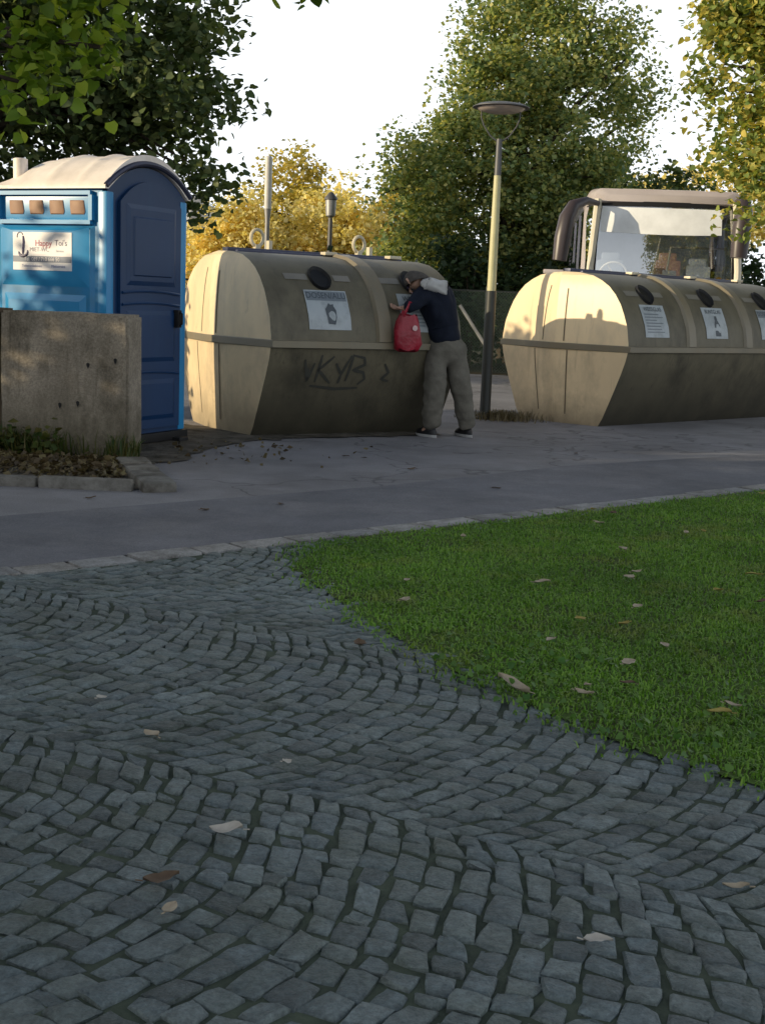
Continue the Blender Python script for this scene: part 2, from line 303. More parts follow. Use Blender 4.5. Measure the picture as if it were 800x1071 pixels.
# ------------------------------------------------------------------ foliage
LEAF_Q = np.array([[0, 0, 0], [.42, .45, .10], [0, 1, 0], [-.42, .45, .10]])
LEAF_H = np.array([[0, 0, 0], [.34, -.06, .05], [.5, .28, .10], [.3, .72, .04], [0, 1.05, -.05], [-.3, .72, .04], [-.5, .28, .10], [-.34, -.06, .05]])
def leaf_cloud(name, pts, size, mat, parent, seed, shape=LEAF_Q, droop=.3, loc=None, jit=.35):
    g = np.random.default_rng(seed); n = len(pts); pts = np.asarray(pts)
    a = g.uniform(0, 2 * np.pi, n); ydir = np.stack([np.cos(a), np.sin(a), g.normal(-droop, .55, n)], 1); ydir /= np.linalg.norm(ydir, axis=1)[:, None]
    up = g.normal(0, 1, (n, 3)) * .75 + [0, 0, 1.0]
    xdir = np.cross(ydir, up); xdir /= np.linalg.norm(xdir, axis=1)[:, None] + 1e-9
    zdir = np.cross(xdir, ydir)
    sz = size * g.uniform(1 - jit, 1 + jit, n)
    k = len(shape)
    V = pts[:, None, :] + sz[:, None, None] * (shape[None, :, 0:1] * xdir[:, None, :] + shape[None, :, 1:2] * ydir[:, None, :] + shape[None, :, 2:3] * zdir[:, None, :])
    F = np.arange(n * k).reshape(n, k)
    if k == 4: F = np.concatenate([F[:, [0, 1, 2]], F[:, [0, 2, 3]]])
    else: F = np.concatenate([F[:, [0, 1, 2, 3, 4]], F[:, [0, 4, 5, 6, 7]]])
    return np_mesh(name, V.reshape(-1, 3), [F], mat, parent, False, loc)
def clumps(lobes, n, seed, bias=.45):
    g = np.random.default_rng(seed); vol = np.array([r[0] * r[1] * r[2] for _, r in lobes]); out = []
    for i in list(range(len(lobes))) * 3 + list(g.choice(len(lobes), n - 3 * len(lobes), p=vol / vol.sum())):
        c, r = lobes[i]; d = g.normal(0, 1, 3); d /= np.linalg.norm(d)
        out.append(np.array(c) + np.array(r) * d * g.uniform(0, 1) ** bias)
    return np.array(out)
def tree(name, label, cat, loc, th, tr, lobes, ncl, per, lsize, mat, seed, crad=.45, shape=LEAF_Q, group=None, nbr=22, bias=.45, lean=(0, 0)):
    """tapered trunk with limbs, crown of leaf clumps round the limb ends; lobe centres are relative to loc"""
    g = np.random.default_rng(seed); t = empty(name, loc, 0, label, cat, group)
    cl = clumps(lobes, ncl, seed + 1, bias); top = max(c[2] for c, r in lobes)
    mb = MB(); knee = [Vector((lean[0] * k, lean[1] * k, th * k)) for k in (0, .35, .7, 1)]
    for q in knee[1:]: q.x += g.normal(0, tr * .35); q.y += g.normal(0, tr * .35)
    lead = knee[-1] + Vector((g.normal(0, .2), g.normal(0, .2), (top - th) * .75))
    mb.tube([Vector((0, 0, -.1))] + knee + [lead], [tr * 1.5, tr * 1.15, tr * .95, tr * .85, tr * .75, tr * .2], 10)
    for i in range(min(nbr, ncl)):
        e = Vector(cl[i]); k = g.uniform(.1, .85); s0 = knee[-1].lerp(lead, k) if e.z > th else knee[-2].lerp(knee[-1], k)
        m = s0.lerp(e, .5) + Vector((g.normal(0, .12), g.normal(0, .12), .12 * (e - s0).length)); r0 = tr * .42 * (1 - .5 * k)
        mb.tube([s0, m, e], [r0, r0 * .55, r0 * .16], 6)
    mb.build('trunk', M['bark'], t)
    g = np.random.default_rng(seed + 2); n = ncl * per; who = np.repeat(np.arange(ncl), per); cs = g.uniform(.55, 1.35, ncl) * crad
    pts = cl[who] + np.clip(g.normal(0, 1, (n, 3)), -1.9, 1.9) * cs[who][:, None] * [.62, .62, .42]
    leaf_cloud('crown', pts, lsize, mat, t, seed + 3, shape)
    return t
def bush(name, label, loc, rad, n, lsize, mat, seed, cat='bush', group=None):
    t = empty(name, loc, 0, label, cat, group); g = np.random.default_rng(seed)
    lobes = [((g.uniform(-.5, .5) * rad[0], g.uniform(-.4, .4) * rad[1], rad[2] * g.uniform(.35, .6)), (rad[0] * .6, rad[1] * .7, rad[2] * .5)) for _ in range(5)]
    ncl = max(20, n // 60); cl = clumps(lobes, ncl, seed, .5); mb = MB()
    for i in range(8):
        e = Vector(cl[i]); mb.tube([(e.x * .15, e.y * .15, -.05), (e.x * .5, e.y * .5, e.z * .6), e], [.03, .02, .008], 5)
    mb.build('stem', M['bark'], t)
    who = np.repeat(np.arange(ncl), n // ncl); pts = cl[who] + g.normal(0, 1, (len(who), 3)) * min(rad) * .2; pts[:, 2] = np.abs(pts[:, 2])
    leaf_cloud('foliage', pts, lsize, mat, t, seed + 3); return t

# ------------------------------------------------------------------ the ground
KS = .846                                              # the kerb row runs along y = KY(x)
KY = lambda x: 5.93 + (x + .69) * KS
kd = Vector((1, KS)).normalized(); kn = Vector((-kd.y, kd.x))
KX = lambda x, off=0: (x + kn.x * off, KY(x) + kn.y * off)
def sheet(name, poly, z, mat, kind='structure'):
    mb = MB(); mb.add([(x, y, z) for x, y in poly], [tuple(range(len(poly)))]); return tag(mb.build(name, mat, smooth=0, recalc=False), kind=kind)
sheet('ground', [(-600, -300), (600, -300), (600, 900), (-600, 900)], -.04, M['earth'])
sheet('asphalt_road', [KX(-14, .07), KX(16, .07), (45, 20.1), (45, 22.2), (-40, 22.2), (-40, -5.3)], 0, M['asphalt'])
sheet('resurfaced_strip', [KX(-12, .07), KX(14, .07), (13.2, 18.95), (5.4, 12.2), (2.6, 10.45), (1.39, 9.56), (0, 8.12), (-2.02, 6.47), (-5, 4.1), (-12, -2.2)], .004, M['asphalt_dark'])
sheet('paving_bed', [(-14, -6), KX(-14, -.05), KX(24, -.05), (24, -6)], -.0032, M['joint'])
# flush granite kerb between road and path
mb = MB(); g = random.Random(3); x = -6.0
while x < 12:
    L = g.uniform(.22, .40); w = .075; gx = .006
    a, b = x, x + L * kd.x; j = lambda: g.uniform(-.008, .008)
    q = [KX(a + gx, -w + j()), KX(b - gx, -w + j()), KX(b - gx, w + j()), KX(a + gx, w + j())]; zt = .008 + g.uniform(-.004, .006)
    mb.prism(q, -.05, zt); x = b
tag(mb.build('kerb', M['kerb'], bevel=.008), kind='structure')
# raised stone edging in front of the concrete blocks, and the dirt behind it
mb = MB(); x = -1.52
while x > -7:
    L = g.uniform(.3, .75); mb.box((x - L / 2, 7.53 + (x + 1.3) * -.01 + g.uniform(-.012, .012), .012 + g.uniform(-.012, .01)), (L - .02, .085, .1), g.uniform(-.03, .03), g.uniform(-.06, .06)); x -= L
for i in range(4):
    yy = 7.62 + i * .29; mb.box((-1.41 - .105 * i, yy, .018 + g.uniform(-.008, .008)), (.21, .28, .09), .34 + g.uniform(-.04, .04), g.uniform(-.04, .04))
tag(mb.build('stone_edging', M['edging'], bevel=.02), kind='structure')
def ragged(poly, step=.12, amp=.035):
    out = []; n = len(poly)
    for i in range(n):
        (x0, y0), (x1, y1) = poly[i], poly[(i + 1) % n]; k = max(1, int(math.hypot(x1 - x0, y1 - y0) / step))
        out += [(x0 + (x1 - x0) * j / k + rnd.gauss(0, amp), y0 + (y1 - y0) * j / k + rnd.gauss(0, amp)) for j in range(k)]
    return out
sheet('dirt_verge', ragged([(-7, 7.56), (-1.5, 7.52), (-1.75, 8.6), (-1.5, 8.9), (-1.42, 9.6), (-1.25, 10.2), (-.95, 10.62), (-.2, 11.08), (.35, 11.36), (.5, 11.6), (.1, 11.9), (-1.1, 11.1), (-2, 11.6), (-7, 12)]), .008, M['verge'])

# lawn edge on the path side: x = XB(y)
EB = [(7.2, .3), (5.95, -.5), (5.6, -.47), (4.59, -.10), (4.0, .17), (3.55, .46), (3.26, .68), (2.99, 1.0), (2.7, 1.7), (2.4, 2.7), (2.1, 4), (1.8, 6)]
by_ = np.array([p[0] for p in EB])[::-1]; bx_ = np.array([p[1] for p in EB])[::-1]
def lawn_depth(x, y):
    """distance inside the lawn (negative outside)"""
    d1 = (KY(x) - y) * .763 - .09; d2 = (x - np.interp(y, by_, bx_)) * .75
    return np.minimum(d1, d2)
# cobbles: lanes of arched courses, every stone modelled
def cobbles():
    g = np.random.default_rng(11); V = []; F8 = []; F4 = []; F3 = []; base = 0
    W = 1.30; Rr = W / 2 / math.sin(R(35)); row = .072; ang = R(-26); TH = R(35)
    ax = np.array([math.cos(ang), math.sin(ang)]); cr = np.array([-ax[1], ax[0]])
    for lane in range(-8, 9):
        off = g.uniform(0, row)
        for n in range(-125, 125):
            nst = 18; shift = g.uniform(-.3, .3)
            cuts = np.linspace(-TH, TH, nst + 1); cuts[1:-1] += g.normal(0, .012, nst - 1) + shift * .03
            for i in range(nst):
                a0, a1 = cuts[i], cuts[i + 1]
                def P(a, k):
                    p = ax * (n * row + off + k * row + Rr * math.cos(a)) + cr * (lane * W + .56 + Rr * math.sin(a))
                    return p + .016 * np.array([math.sin(p[1] * 7.1 + 2 * math.sin(p[0] * 4.3)), math.sin(p[0] * 6.3 + 2 * math.sin(p[1] * 5.1))])
                c = (P(a0, .5) + P(a1, .5)) / 2
                if abs(c[0] - .1) > .36 * c[1] + 1.3 or c[1] < .7 or c[1] > KY(c[0]) - .13 or c[0] < -5.5: continue
                if lawn_depth(c[0], c[1]) > .12: continue
                q = np.array([P(a0, 0), P(a0, 1), P(a1, 1), P(a1, 0)]); er = np.array(P((a0 + a1) / 2, 1)) - np.array(P((a0 + a1) / 2, 0)); er /= np.linalg.norm(er); et = np.array([-er[1], er[0]])
                fr, ft = 1 - .035 - g.uniform(0, .075), 1 - .025 - g.uniform(0, .06)
                q = np.array([c + er * ((p - c) @ er) * fr + et * ((p - c) @ et) * ft for p in q]) + g.normal(0, .0062, (4, 2)) + g.normal(0, .003, 2)
                ring = []
                for k in range(4):
                    p0, p1 = q[k], q[(k + 1) % 4]; e = (p0 - c)
                    ring.append(c + e * .93); ring.append((p0 + p1) / 2 + ((p0 + p1) / 2 - c) * g.uniform(-.10, .10))
                ring = np.array(ring); h = float(np.clip(g.normal(0, .0022), -.004, .005)); tilt = g.normal(0, .022, 2); rel = ring - c
                z = lambda pts, zz: h + zz + (pts - c) @ tilt
                inner = c + rel * .80; mid = c + rel * .965
                for pts, zz in ((ring * 1.0, -.03), (mid, .0), (inner, .0042)):
                    zv = z(pts, zz) + g.normal(0, .0018, 8)
                    if zz < -.02: zv = np.full(8, -.03)
                    V.append(np.column_stack([pts, zv]))
                V.append(np.array([[c[0], c[1], h + .0042 + g.normal(0, .0022)]]))
                k = np.arange(8); k1 = (k + 1) % 8
                F4.append(np.column_stack([base + k1, base + k, base + 8 + k, base + 8 + k1])); F4.append(np.column_stack([base + 8 + k1, base + 8 + k, base + 16 + k, base + 16 + k1]))
                F3.append(np.column_stack([base + 16 + k1, base + 16 + k, np.full(8, base + 24)])); base += 25
    V = np.concatenate(V); F4 = np.concatenate(F4)[:, ::-1]; F3 = np.concatenate(F3)[:, ::-1]
    o = np_mesh('cobblestone_path', V, [F4, F3], M['cobble'], None, True); tag(o, kind='structure')
    o.data.set_sharp_from_angle(angle=R(50))
cobbles()
# lawn
sheet('lawn_soil', [KX(-.28, -.1), (-.42, 5.5), (-.04, 4.6), (.24, 4.0), (.54, 3.55), (.76, 3.26), (1.08, 2.99), (1.78, 2.7), (2.8, 2.4), (4.1, 2.1), (6, 1.8), (12, 1.2), KX(12, -.1)], .006, M['lawn'])
def blades(name, pts, hmin, hmax, wid, mat, seed, lean=.5):
    g = np.random.default_rng(seed); n = len(pts); a = g.uniform(0, 2 * np.pi, n); h = g.uniform(hmin, hmax, n)
    d = np.stack([np.cos(a), np.sin(a), np.zeros(n)], 1); s = np.stack([-np.sin(a), np.cos(a), np.zeros(n)], 1); b = g.uniform(.15, 1, n) * lean
    w = wid * g.uniform(.7, 1.3, n); up = np.array([0, 0, 1.0])
    p1 = pts + (up * h[:, None] * .6) + d * (h * b * .35)[:, None]; p2 = pts + up * (h * (1 - .35 * b))[:, None] + d * (h * b)[:, None]
    V = np.stack([pts - s * w[:, None] / 2, pts + s * w[:, None] / 2, p1 + s * w[:, None] * .4, p1 - s * w[:, None] * .4, p2], 1).reshape(-1, 3)
    k = np.arange(n)[:, None] * 5
    return tag(np_mesh(name, V, [k + np.array([[0, 1, 2, 3]]), k + np.array([[3, 2, 4]])], mat), kind='stuff')
g = np.random.default_rng(5); n = 760000
px = g.uniform(-.7, 6, n); py = g.uniform(1.9, 10.5, n)
def lump(x, y): return np.sin(x * 3.1 + 1.3 * np.sin(y * 2.3)) * np.sin(y * 3.7 + np.sin(x * 4.1)) * .5 + np.sin(x * 9 + y * 5) * np.sin(y * 11 - x * 3) * .3
dep = lawn_depth(px, py) + .05 * lump(px * 2.2, py * 2.2) + g.normal(0, .035, n)
keep = (dep > 0) & (px < .33 * py + 1.1) & (g.uniform(0, 1, n) < np.clip(.2 + dep * 3.5, 0, 1)) & (g.uniform(0, 1, n) < .75 + .45 * lump(px, py)) & (g.uniform(0, 1, n) < np.clip(5.5 / py, .3, 1))
px, py = px[keep], py[keep]
blades('grass', np.stack([px, py, np.full(len(px), .004)], 1), .010, .028, .0062, M['grass'], 6, 1.5)
ng = 2600; gx = g.uniform(.2, 3.4, ng); gy = g.uniform(2.4, 4.4, ng); gd = lawn_depth(gx, gy); kk = (gd > -.02) & (gx < .34 * gy + .8) & (lump(gx * 1.3, gy * 1.3) + np.clip(.55 - gd, -.5, .5) > .12)
tag(leaf_cloud('clover', np.stack([gx[kk], gy[kk], g.uniform(.015, .045, kk.sum())], 1), .02, M['clover'], None, 28, LEAF_H, droop=.0), kind='stuff')

# ------------------------------------------------------------------ portable toilet
def toilet():
    t = empty('portable_toilet', (-2.43, 10.155, 0), R(63.9), 'blue portable toilet cabin with cream domed roof behind the concrete blocks', 'portable toilet')
    HX, HY, E0 = .5, .575, 1.94
    arch = lambda u: .215 * max(0, 1 - abs(u / HX) ** 2.1)
    mb = MB()                                          # shell: side and rear walls, thin
    mb.box((-HX + .02, 0, 1.01), (.04, 2 * HY - .08, 1.86)); mb.box((HX - .02, 0, 1.01), (.04, 2 * HY - .08, 1.86)); mb.box((0, HY - .02, 1.01), (2 * HX - .08, .04, 1.86))
    mb.build('wall_panel', M['blue'], t)
    for sx in (-1, 1):
        for sy in (-1, 1): mb = MB(); mb.box((sx * (HX - .035), sy * (HY - .035), 1.01), (.085, .085, 1.84)); mb.build('corner_post', M['blue_hi'], t, bevel=.012)
    mb = MB(); mb.box((0, 0, .05), (2 * HX + .06, 2 * HY + .06, .075)); 
    for sx in (-1, 1): mb.box((sx * .38, 0, .012), (.12, 2 * HY + .2, .05))
    mb.build('base_skid', M['black'], t, bevel=.01)
    # visible side wall (x = -HX): frame, vent recess, hexagonal raised panel
    o = (-HX, 0, 0); eu = (0, -1, 0); ev = (0, 0, 1); en = (-1, 0, 0)
    mb = MB(); mb.frustum(o, eu, ev, en, -.47, .47, .16, 1.68, .035, .018); mb.build('side_panel', M['blue'], t, smooth=20)
    mb = MB(); q = lambda u, v, k: (-HX - k, -u, v); k0, k1 = .018, .045
    for (u0, u1, v0, v1) in ((-.43, .43, 1.20, 1.67),):
        vs = [q(-.43, 1.22, k0), q(-.31, 1.325, k1), q(.31, 1.325, k1), q(.43, 1.22, k0), q(.43, 1.66, k0), q(.31, 1.635, k1), q(-.31, 1.635, k1), q(-.43, 1.66, k0)]
        mb.add(vs, [(1, 2, 5, 6), (0, 3, 2, 1), (4, 7, 6, 5), (0, 1, 6, 7), (3, 4, 5, 2)])
    mb.frustum((-HX - k0, 0, 0), eu, ev, en, -.40, .40, .26, 1.16, .05, .02)
    mb.build('raised_panel', M['blue_hi'], t, smooth=15)
    mb = MB()
    for v in (1.70, 1.915): mb.box((-HX - .012, 0, v), (.05, .90, .03))
    for u in (-.45, .45): mb.box((-HX - .012, u, 1.807), (.05, .035, .185))
    mb.frustum(o, eu, ev, en, -.43, .43, 1.715, 1.90, .02, .004)
    mb.build('vent_frame', M['blue_hi'], t, smooth=15)
    for i in range(4):
        u = -.285 + i * .198; mb = MB(); vs = []
        a, b, h = .072, .062, .052
        base = [(u - a, 1.81 + h), (u + a - .015, 1.81 + h), (u + a, 1.81 - h + .02), (u + b, 1.81 - h), (u - b, 1.81 - h), (u - a, 1.81)]
        mb.add([q(x, y, .008) for x, y in base] + [q(x * .0 + u + (x - u) * .86, 1.81 + (y - 1.81) * .86, .014) for x, y in base], [tuple(range(6, 12))] + [(k, (k + 1) % 6, 6 + (k + 1) % 6, 6 + k) for k in range(6)])
        mb.build('vent_window', M['vent_tan'], t)
    # advertising sign with its lettering
    K = .0495; sg = MB(); sg.box((-HX - .0465, 0, 1.478), (.006, .575, .285)); sg = sg.build('sign', M['sign_white'], t)
    f = lambda cx, cy, k=K + .002: (lambda x, y: (-HX - k, -(cx + x), cy + y))
    mb = MB(); fb = f(0, 1.42, .0508); mb.add([fb(-.287, -.024), fb(.287, -.024), fb(.287, .022), fb(-.287, .022)], [(0, 1, 2, 3)]); mb.build('phone_band', M['band'], sg, smooth=0)
    mb = MB(); lettering(mb, 'Happy', .066, f(.015, 1.537), spacing=.95); mb.build('red_lettering', M['ink_red'], sg, smooth=0)
    mb = MB(); lettering(mb, "Toi's", .062, f(.185, 1.541)); mb.build('dark_lettering', M['ink_dark'], sg, smooth=0)
    mb = MB(); lettering(mb, 'MIET-WC', .046, f(-.025, 1.49)); mb.build('grey_lettering', M['ink_grey'], sg, smooth=0); mb = MB(); lettering(mb, 'Service', .026, f(.175, 1.482)); mb.build('grey_lettering', M['ink_grey'], sg, smooth=0)
    mb = MB(); lettering(mb, 'Tel. 089 / 710 666 50', .040, f(0, 1.418, .053)); mb.build('white_lettering', M['sign_white'], sg, smooth=0)
    mb = MB(); lettering(mb, 'Toilettenkabinen', .029, f(-.10, 1.367)); mb.build('blue_lettering', M['ink_blue'], sg, smooth=0); mb = MB(); lettering(mb, 'Mietservice', .029, f(.16, 1.367)); mb.build('blue_lettering', M['ink_blue'], sg, smooth=0)
    mb = MB(); F = f(-.185, 1.53); hook = [(.0, .06), (.005, .02), (.0, -.04), (-.004, -.075)]
    mb.tube([F(x, y) for x, y in hook], [.006, .009, .009, .006], 6)
    mb.tube([F(.045 * math.cos(a), -.055 + .035 * math.sin(a)) for a in np.linspace(R(185), R(375), 9)], [.004, .008, .011, .012, .012, .011, .009, .007, .004], 6)
    mb.tube([F(-.03 + .03 * math.cos(a), .055 + .035 * math.sin(a)) for a in np.linspace(R(20), R(190), 7)], .0025, 5); mb.build('hook_emblem', M['ink_dark'], sg)
    # arched door front (y = -HY)
    us = np.linspace(-HX, HX, 17)
    mb = MB(); pts = [(u, E0 + arch(u) - .01) for u in us]
    mb.add([(u, -HY, .09) for u, z in pts] + [(u, -HY, z) for u, z in pts] + [(u, -HY + .04, .09) for u, z in pts] + [(u, -HY + .04, z) for u, z in pts],
           [(i, i + 1, 18 + i, 17 + i) for i in range(16)] + [(34 + i, 51 + i, 52 + i, 35 + i) for i in range(16)] + [(17 + i, 18 + i, 52 + i, 51 + i) for i in range(16)])
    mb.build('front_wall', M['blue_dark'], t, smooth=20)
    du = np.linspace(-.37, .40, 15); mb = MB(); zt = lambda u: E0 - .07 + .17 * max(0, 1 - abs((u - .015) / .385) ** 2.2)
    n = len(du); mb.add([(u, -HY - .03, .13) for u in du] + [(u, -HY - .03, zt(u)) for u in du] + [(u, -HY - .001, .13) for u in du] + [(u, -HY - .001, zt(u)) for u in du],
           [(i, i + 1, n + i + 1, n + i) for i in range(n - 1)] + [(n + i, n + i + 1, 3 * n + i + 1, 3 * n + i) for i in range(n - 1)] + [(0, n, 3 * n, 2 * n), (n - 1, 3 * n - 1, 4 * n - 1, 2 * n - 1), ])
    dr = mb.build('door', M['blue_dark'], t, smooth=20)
    o2 = (0, -HY - .0305, 0); e1 = (1, 0, 0); n2 = (0, -1, 0); mb = MB()
    mb.frustum(o2, e1, ev, n2, -.30, .33, 1.25, 1.86, .035, .012); mb.frustum(o2, e1, ev, n2, -.24, .27, 1.31, 1.78, .02, .022)
    mb.frustum(o2, e1, ev, n2, -.30, .33, .66, 1.06, .035, .012); mb.frustum(o2, e1, ev, n2, -.30, .33, .20, .52, .035, .012)
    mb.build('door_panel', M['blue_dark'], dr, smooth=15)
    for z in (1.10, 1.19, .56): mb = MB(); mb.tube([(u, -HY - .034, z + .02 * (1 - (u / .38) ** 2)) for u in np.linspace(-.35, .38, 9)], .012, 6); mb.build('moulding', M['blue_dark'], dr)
    mb = MB(); mb.tube([(u * 1.04, -HY - .022, E0 + .012 + .222 * max(0, 1 - abs(u / .53) ** 2.1)) for u in np.linspace(-.51, .51, 21)], .022, 8); mb.build('roof_gasket', M['rail'], t)
    mb = MB(); mb.box((.33, -HY - .055, 1.0), (.05, .05, .14)); mb.tube([(.33, -HY - .07, 1.06), (.33, -HY - .1, 1.04), (.33, -HY - .1, .96), (.33, -HY - .07, .94)], .009, 6); mb.build('handle', M['black'], dr, bevel=.006)
    # domed roof with ribs running over the vault
    B = lambda v: 1 if v < .05 else max(0., math.cos(min(1, (v - .05) / .56) * math.pi / 2)) ** .85
    def top(u, v):
        s = max(0, 1 - abs(u / .54) ** 2.1); rib = .016 * max(0, math.cos((v + .33) * 2 * math.pi / .30)) ** 3 * min(1, s * 3) * (1 if v < .35 else 0)
        return (u, v, E0 + .03 + .265 * s * B(v) + rib)
    ul = np.linspace(-.54, .54, 29); vl = np.linspace(-.595, .61, 42); mb = MB(); mb.grid(top, ul, vl); mb.grid(lambda u, v: (u, v, E0 + max(-.0, (arch(u) - .002) * (1 if v < -.5 else B(v))) + .006), ul, vl)
    nv, nu = len(vl), len(ul); off = nu * nv
    mb.add([], []); mb.f += [(i * nv, (i + 1) * nv, off + (i + 1) * nv, off + i * nv) for i in range(nu - 1)] + [(i * nv + nv - 1, (i + 1) * nv + nv - 1, off + (i + 1) * nv + nv - 1, off + i * nv + nv - 1) for i in range(nu - 1)] + [(j, j + 1, off + j + 1, off + j) for j in range(nv - 1)] + [((nu - 1) * nv + j, (nu - 1) * nv + j + 1, off + (nu - 1) * nv + j + 1, off + (nu - 1) * nv + j) for j in range(nv - 1)]
    mb.build('roof', M['white_plastic'], t, smooth=50)
    mb = MB(); mb.lathe([(0.0, 0), (.055, 0), (.055, .235), (.045, .24), (.045, .20), (0, .20)], 16, (-.38, .36, E0 + .01)); mb.build('vent_pipe', M['white_plastic'], t)
toilet()

# ------------------------------------------------------------------ recycling containers
PROF = [(.55, 0), (.60, .08), (.70, .31), (.80, .55), (.85, .69), (.875, .80), (.872, .88), (.84, 1.05), (.79, 1.17), (.74, 1.27), (.665, 1.37), (.58, 1.45), (.48, 1.51), (.36, 1.56), (.18, 1.59), (0, 1.6)]
PZ = [p[1] for p in PROF]; PH = [p[0] for p in PROF]
half = lambda z: float(np.interp(z, PZ, PH))
def container(loc, rz, L, ncomp, label, comps, tagged):
    """long beige collection container with barrel section and bow-shaped ends; local origin at the middle of its base"""
    t = empty('recycling_container', loc, rz, label, 'recycling container', 'beige recycling containers')
    X0 = -L / 2; bow = .13
    def surfP(x, z, k=0, side=-1):                     # point on the front (side -1) or back, k metres proud
        h0, h1 = half(max(0, z - .02)), half(min(1.6, z + .02)); sl = (h1 - h0) / .04; n = Vector((0, 1, -sl)).normalized()
        return (x, side * (half(z) + n.y * k), z + n.z * k)
    def shell(z0, z1, mat_front, mat_end, name):
        zz = sorted({z0, z1} | {z for z in PZ if z0 < z < z1}); xs = np.linspace(X0, -X0, 13)
        mb = MB()
        for s in (-1, 1): mb.grid(lambda x, z: (x, s * half(z), z), xs, zz)
        a = mb.build(name, mat_front, t, smooth=30)
        for e in (-1, 1):
            b = lambda z: bow * (.35 + .65 * half(z) / .875)
            mb = MB(); mb.grid(lambda k, z: (e * (-X0 + (1 - abs(k)) * b(z)), k * half(z), z), [-1, -.5, 0, .5, 1], zz)
            mb.build(name + '_end', mat_end, t, smooth=8)
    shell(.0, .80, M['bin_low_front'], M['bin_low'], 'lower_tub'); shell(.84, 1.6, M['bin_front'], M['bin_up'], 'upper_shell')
    mb = MB()                                          # seam band all round
    def ringpts(h, z): return [(X0, -h, z), (-X0, -h, z), (-X0 + bow + .02, 0, z), (-X0, h, z), (X0, h, z), (X0 - bow - .02, 0, z)]
    rr = [(.872, .785), (.902, .79), (.902, .845), (.868, .852)]; vs = [p for h, z in rr for p in ringpts(h, z)]
    mb.add(vs, [(i * 6 + k, i * 6 + (k + 1) % 6, (i + 1) * 6 + (k + 1) % 6, (i + 1) * 6 + k) for i in range(3) for k in range(6)]); mb.build('seam_band', M['bin_band'], t, smooth=20)
    zz = [.85, .9] + [z for z in PZ if z > .9]
    for i in range(1, ncomp):                          # raised hoops between compartments
        x = X0 + comps * i; mb = MB(); w = .06; sec = [(-w - .02, .001), (-w, .028), (w, .028), (w + .02, .001)]
        for s in (-1, 1):
            pts = [surfP(x + dx, min(z, 1.592), k, s) for z in zz for dx, k in sec]; n = len(zz)
            mb.add(pts, [(a * 4 + b, a * 4 + b + 1, a * 4 + b + 5, a * 4 + b + 4) for a in range(n - 1) for b in range(3)])
        mb.build('hoop', M['bin_band'], t, smooth=40)
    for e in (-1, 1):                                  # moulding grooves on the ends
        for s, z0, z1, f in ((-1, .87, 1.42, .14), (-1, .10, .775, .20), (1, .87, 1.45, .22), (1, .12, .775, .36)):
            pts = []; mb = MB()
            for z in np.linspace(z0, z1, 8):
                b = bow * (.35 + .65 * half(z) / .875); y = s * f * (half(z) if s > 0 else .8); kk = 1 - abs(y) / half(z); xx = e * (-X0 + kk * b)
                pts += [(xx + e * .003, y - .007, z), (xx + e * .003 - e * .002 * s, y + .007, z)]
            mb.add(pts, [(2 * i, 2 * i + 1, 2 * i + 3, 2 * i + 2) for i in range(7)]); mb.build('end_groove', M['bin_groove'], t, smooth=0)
    mb = MB(); mb.box((.0, .10, 1.612), (L * .93, .10, .05)); mb.build('top_rail', M['rail'], t, bevel=.006); mb = MB(); mb.box((.0, -.06, 1.598), (L * .9, .04, .03)); mb.build('hinge_bar', M['rail'], t, bevel=.006)
    for i in range(2 if ncomp == 2 else 0):            # lifting rings on top
        x = X0 + L * (.2 + .56 * i); mb = MB(); n = 20
        mb.tube([(x + .062 * math.cos(a), .10, 1.735 + .075 * math.sin(a)) for a in np.linspace(0, 2 * math.pi, n + 1)], .016, 8, False); mb.box((x, .10, 1.65), (.05, .05, .05)); mb.box((x + .16, .16, 1.66), (.035, .05, .12)); mb.build('lifting_ring', M['ring'], t)
    for i in range(3):
        if i < ncomp: mb = MB(); mb.box((min(X0 + comps * (i + .93), -X0 - .2), -.08, 1.622), (.13, .09, .03)); mb.build('latch_plate', M['ring'], t, bevel=.006)
    for i, (kind, cx) in enumerate(tagged):
        mb = MB(); hz = 1.375; hx = X0 + cx; pts = []
        for k in (0, 1):
            for a in np.linspace(0, 2 * math.pi, 25)[:-1]: pts.append(surfP(hx + .072 * (1 - .0 * k) * math.cos(a), hz + .072 * math.sin(a), .004 if k == 0 else .03))
        ho = MB(); cen = surfP(hx, hz, .010); ho.add([surfP(hx + .082 * math.cos(a), hz + .074 * math.sin(a), .008) for a in np.linspace(0, 2 * math.pi, 25)[:-1]] + [surfP(hx, hz, .006)], [(k, (k + 1) % 24, 24) for k in range(24)])
        hole = ho.build('inlet_hole', M['black'], t, smooth=0)
        mb = MB(); ra = [(.082, .006), (.098, .028), (.106, .004)]; vs = [surfP(hx + r * math.cos(a), hz + r * .9 * math.sin(a), k) for r, k in ra for a in np.linspace(0, 2 * math.pi, 25)[:-1]]
        mb.add(vs, [(j * 24 + k, j * 24 + (k + 1) % 24, (j + 1) * 24 + (k + 1) % 24, (j + 1) * 24 + k) for j in range(2) for k in range(24)]); mb.build('inlet_collar', M['black'], hole)
        # notice plate bent to the wall, with heading and pictogram
        nx, nz, nw, nh = X0 + cx - .0, 1.11, .205, .165; fn = lambda x, y, k=.006: surfP(nx + x, nz + y, k)
        mb = MB(); mb.grid(lambda x, y: fn(x, y), np.linspace(-nw, nw, 5), np.linspace(-nh, nh, 7)); pl = mb.build('notice', M['notice'], t, smooth=40)
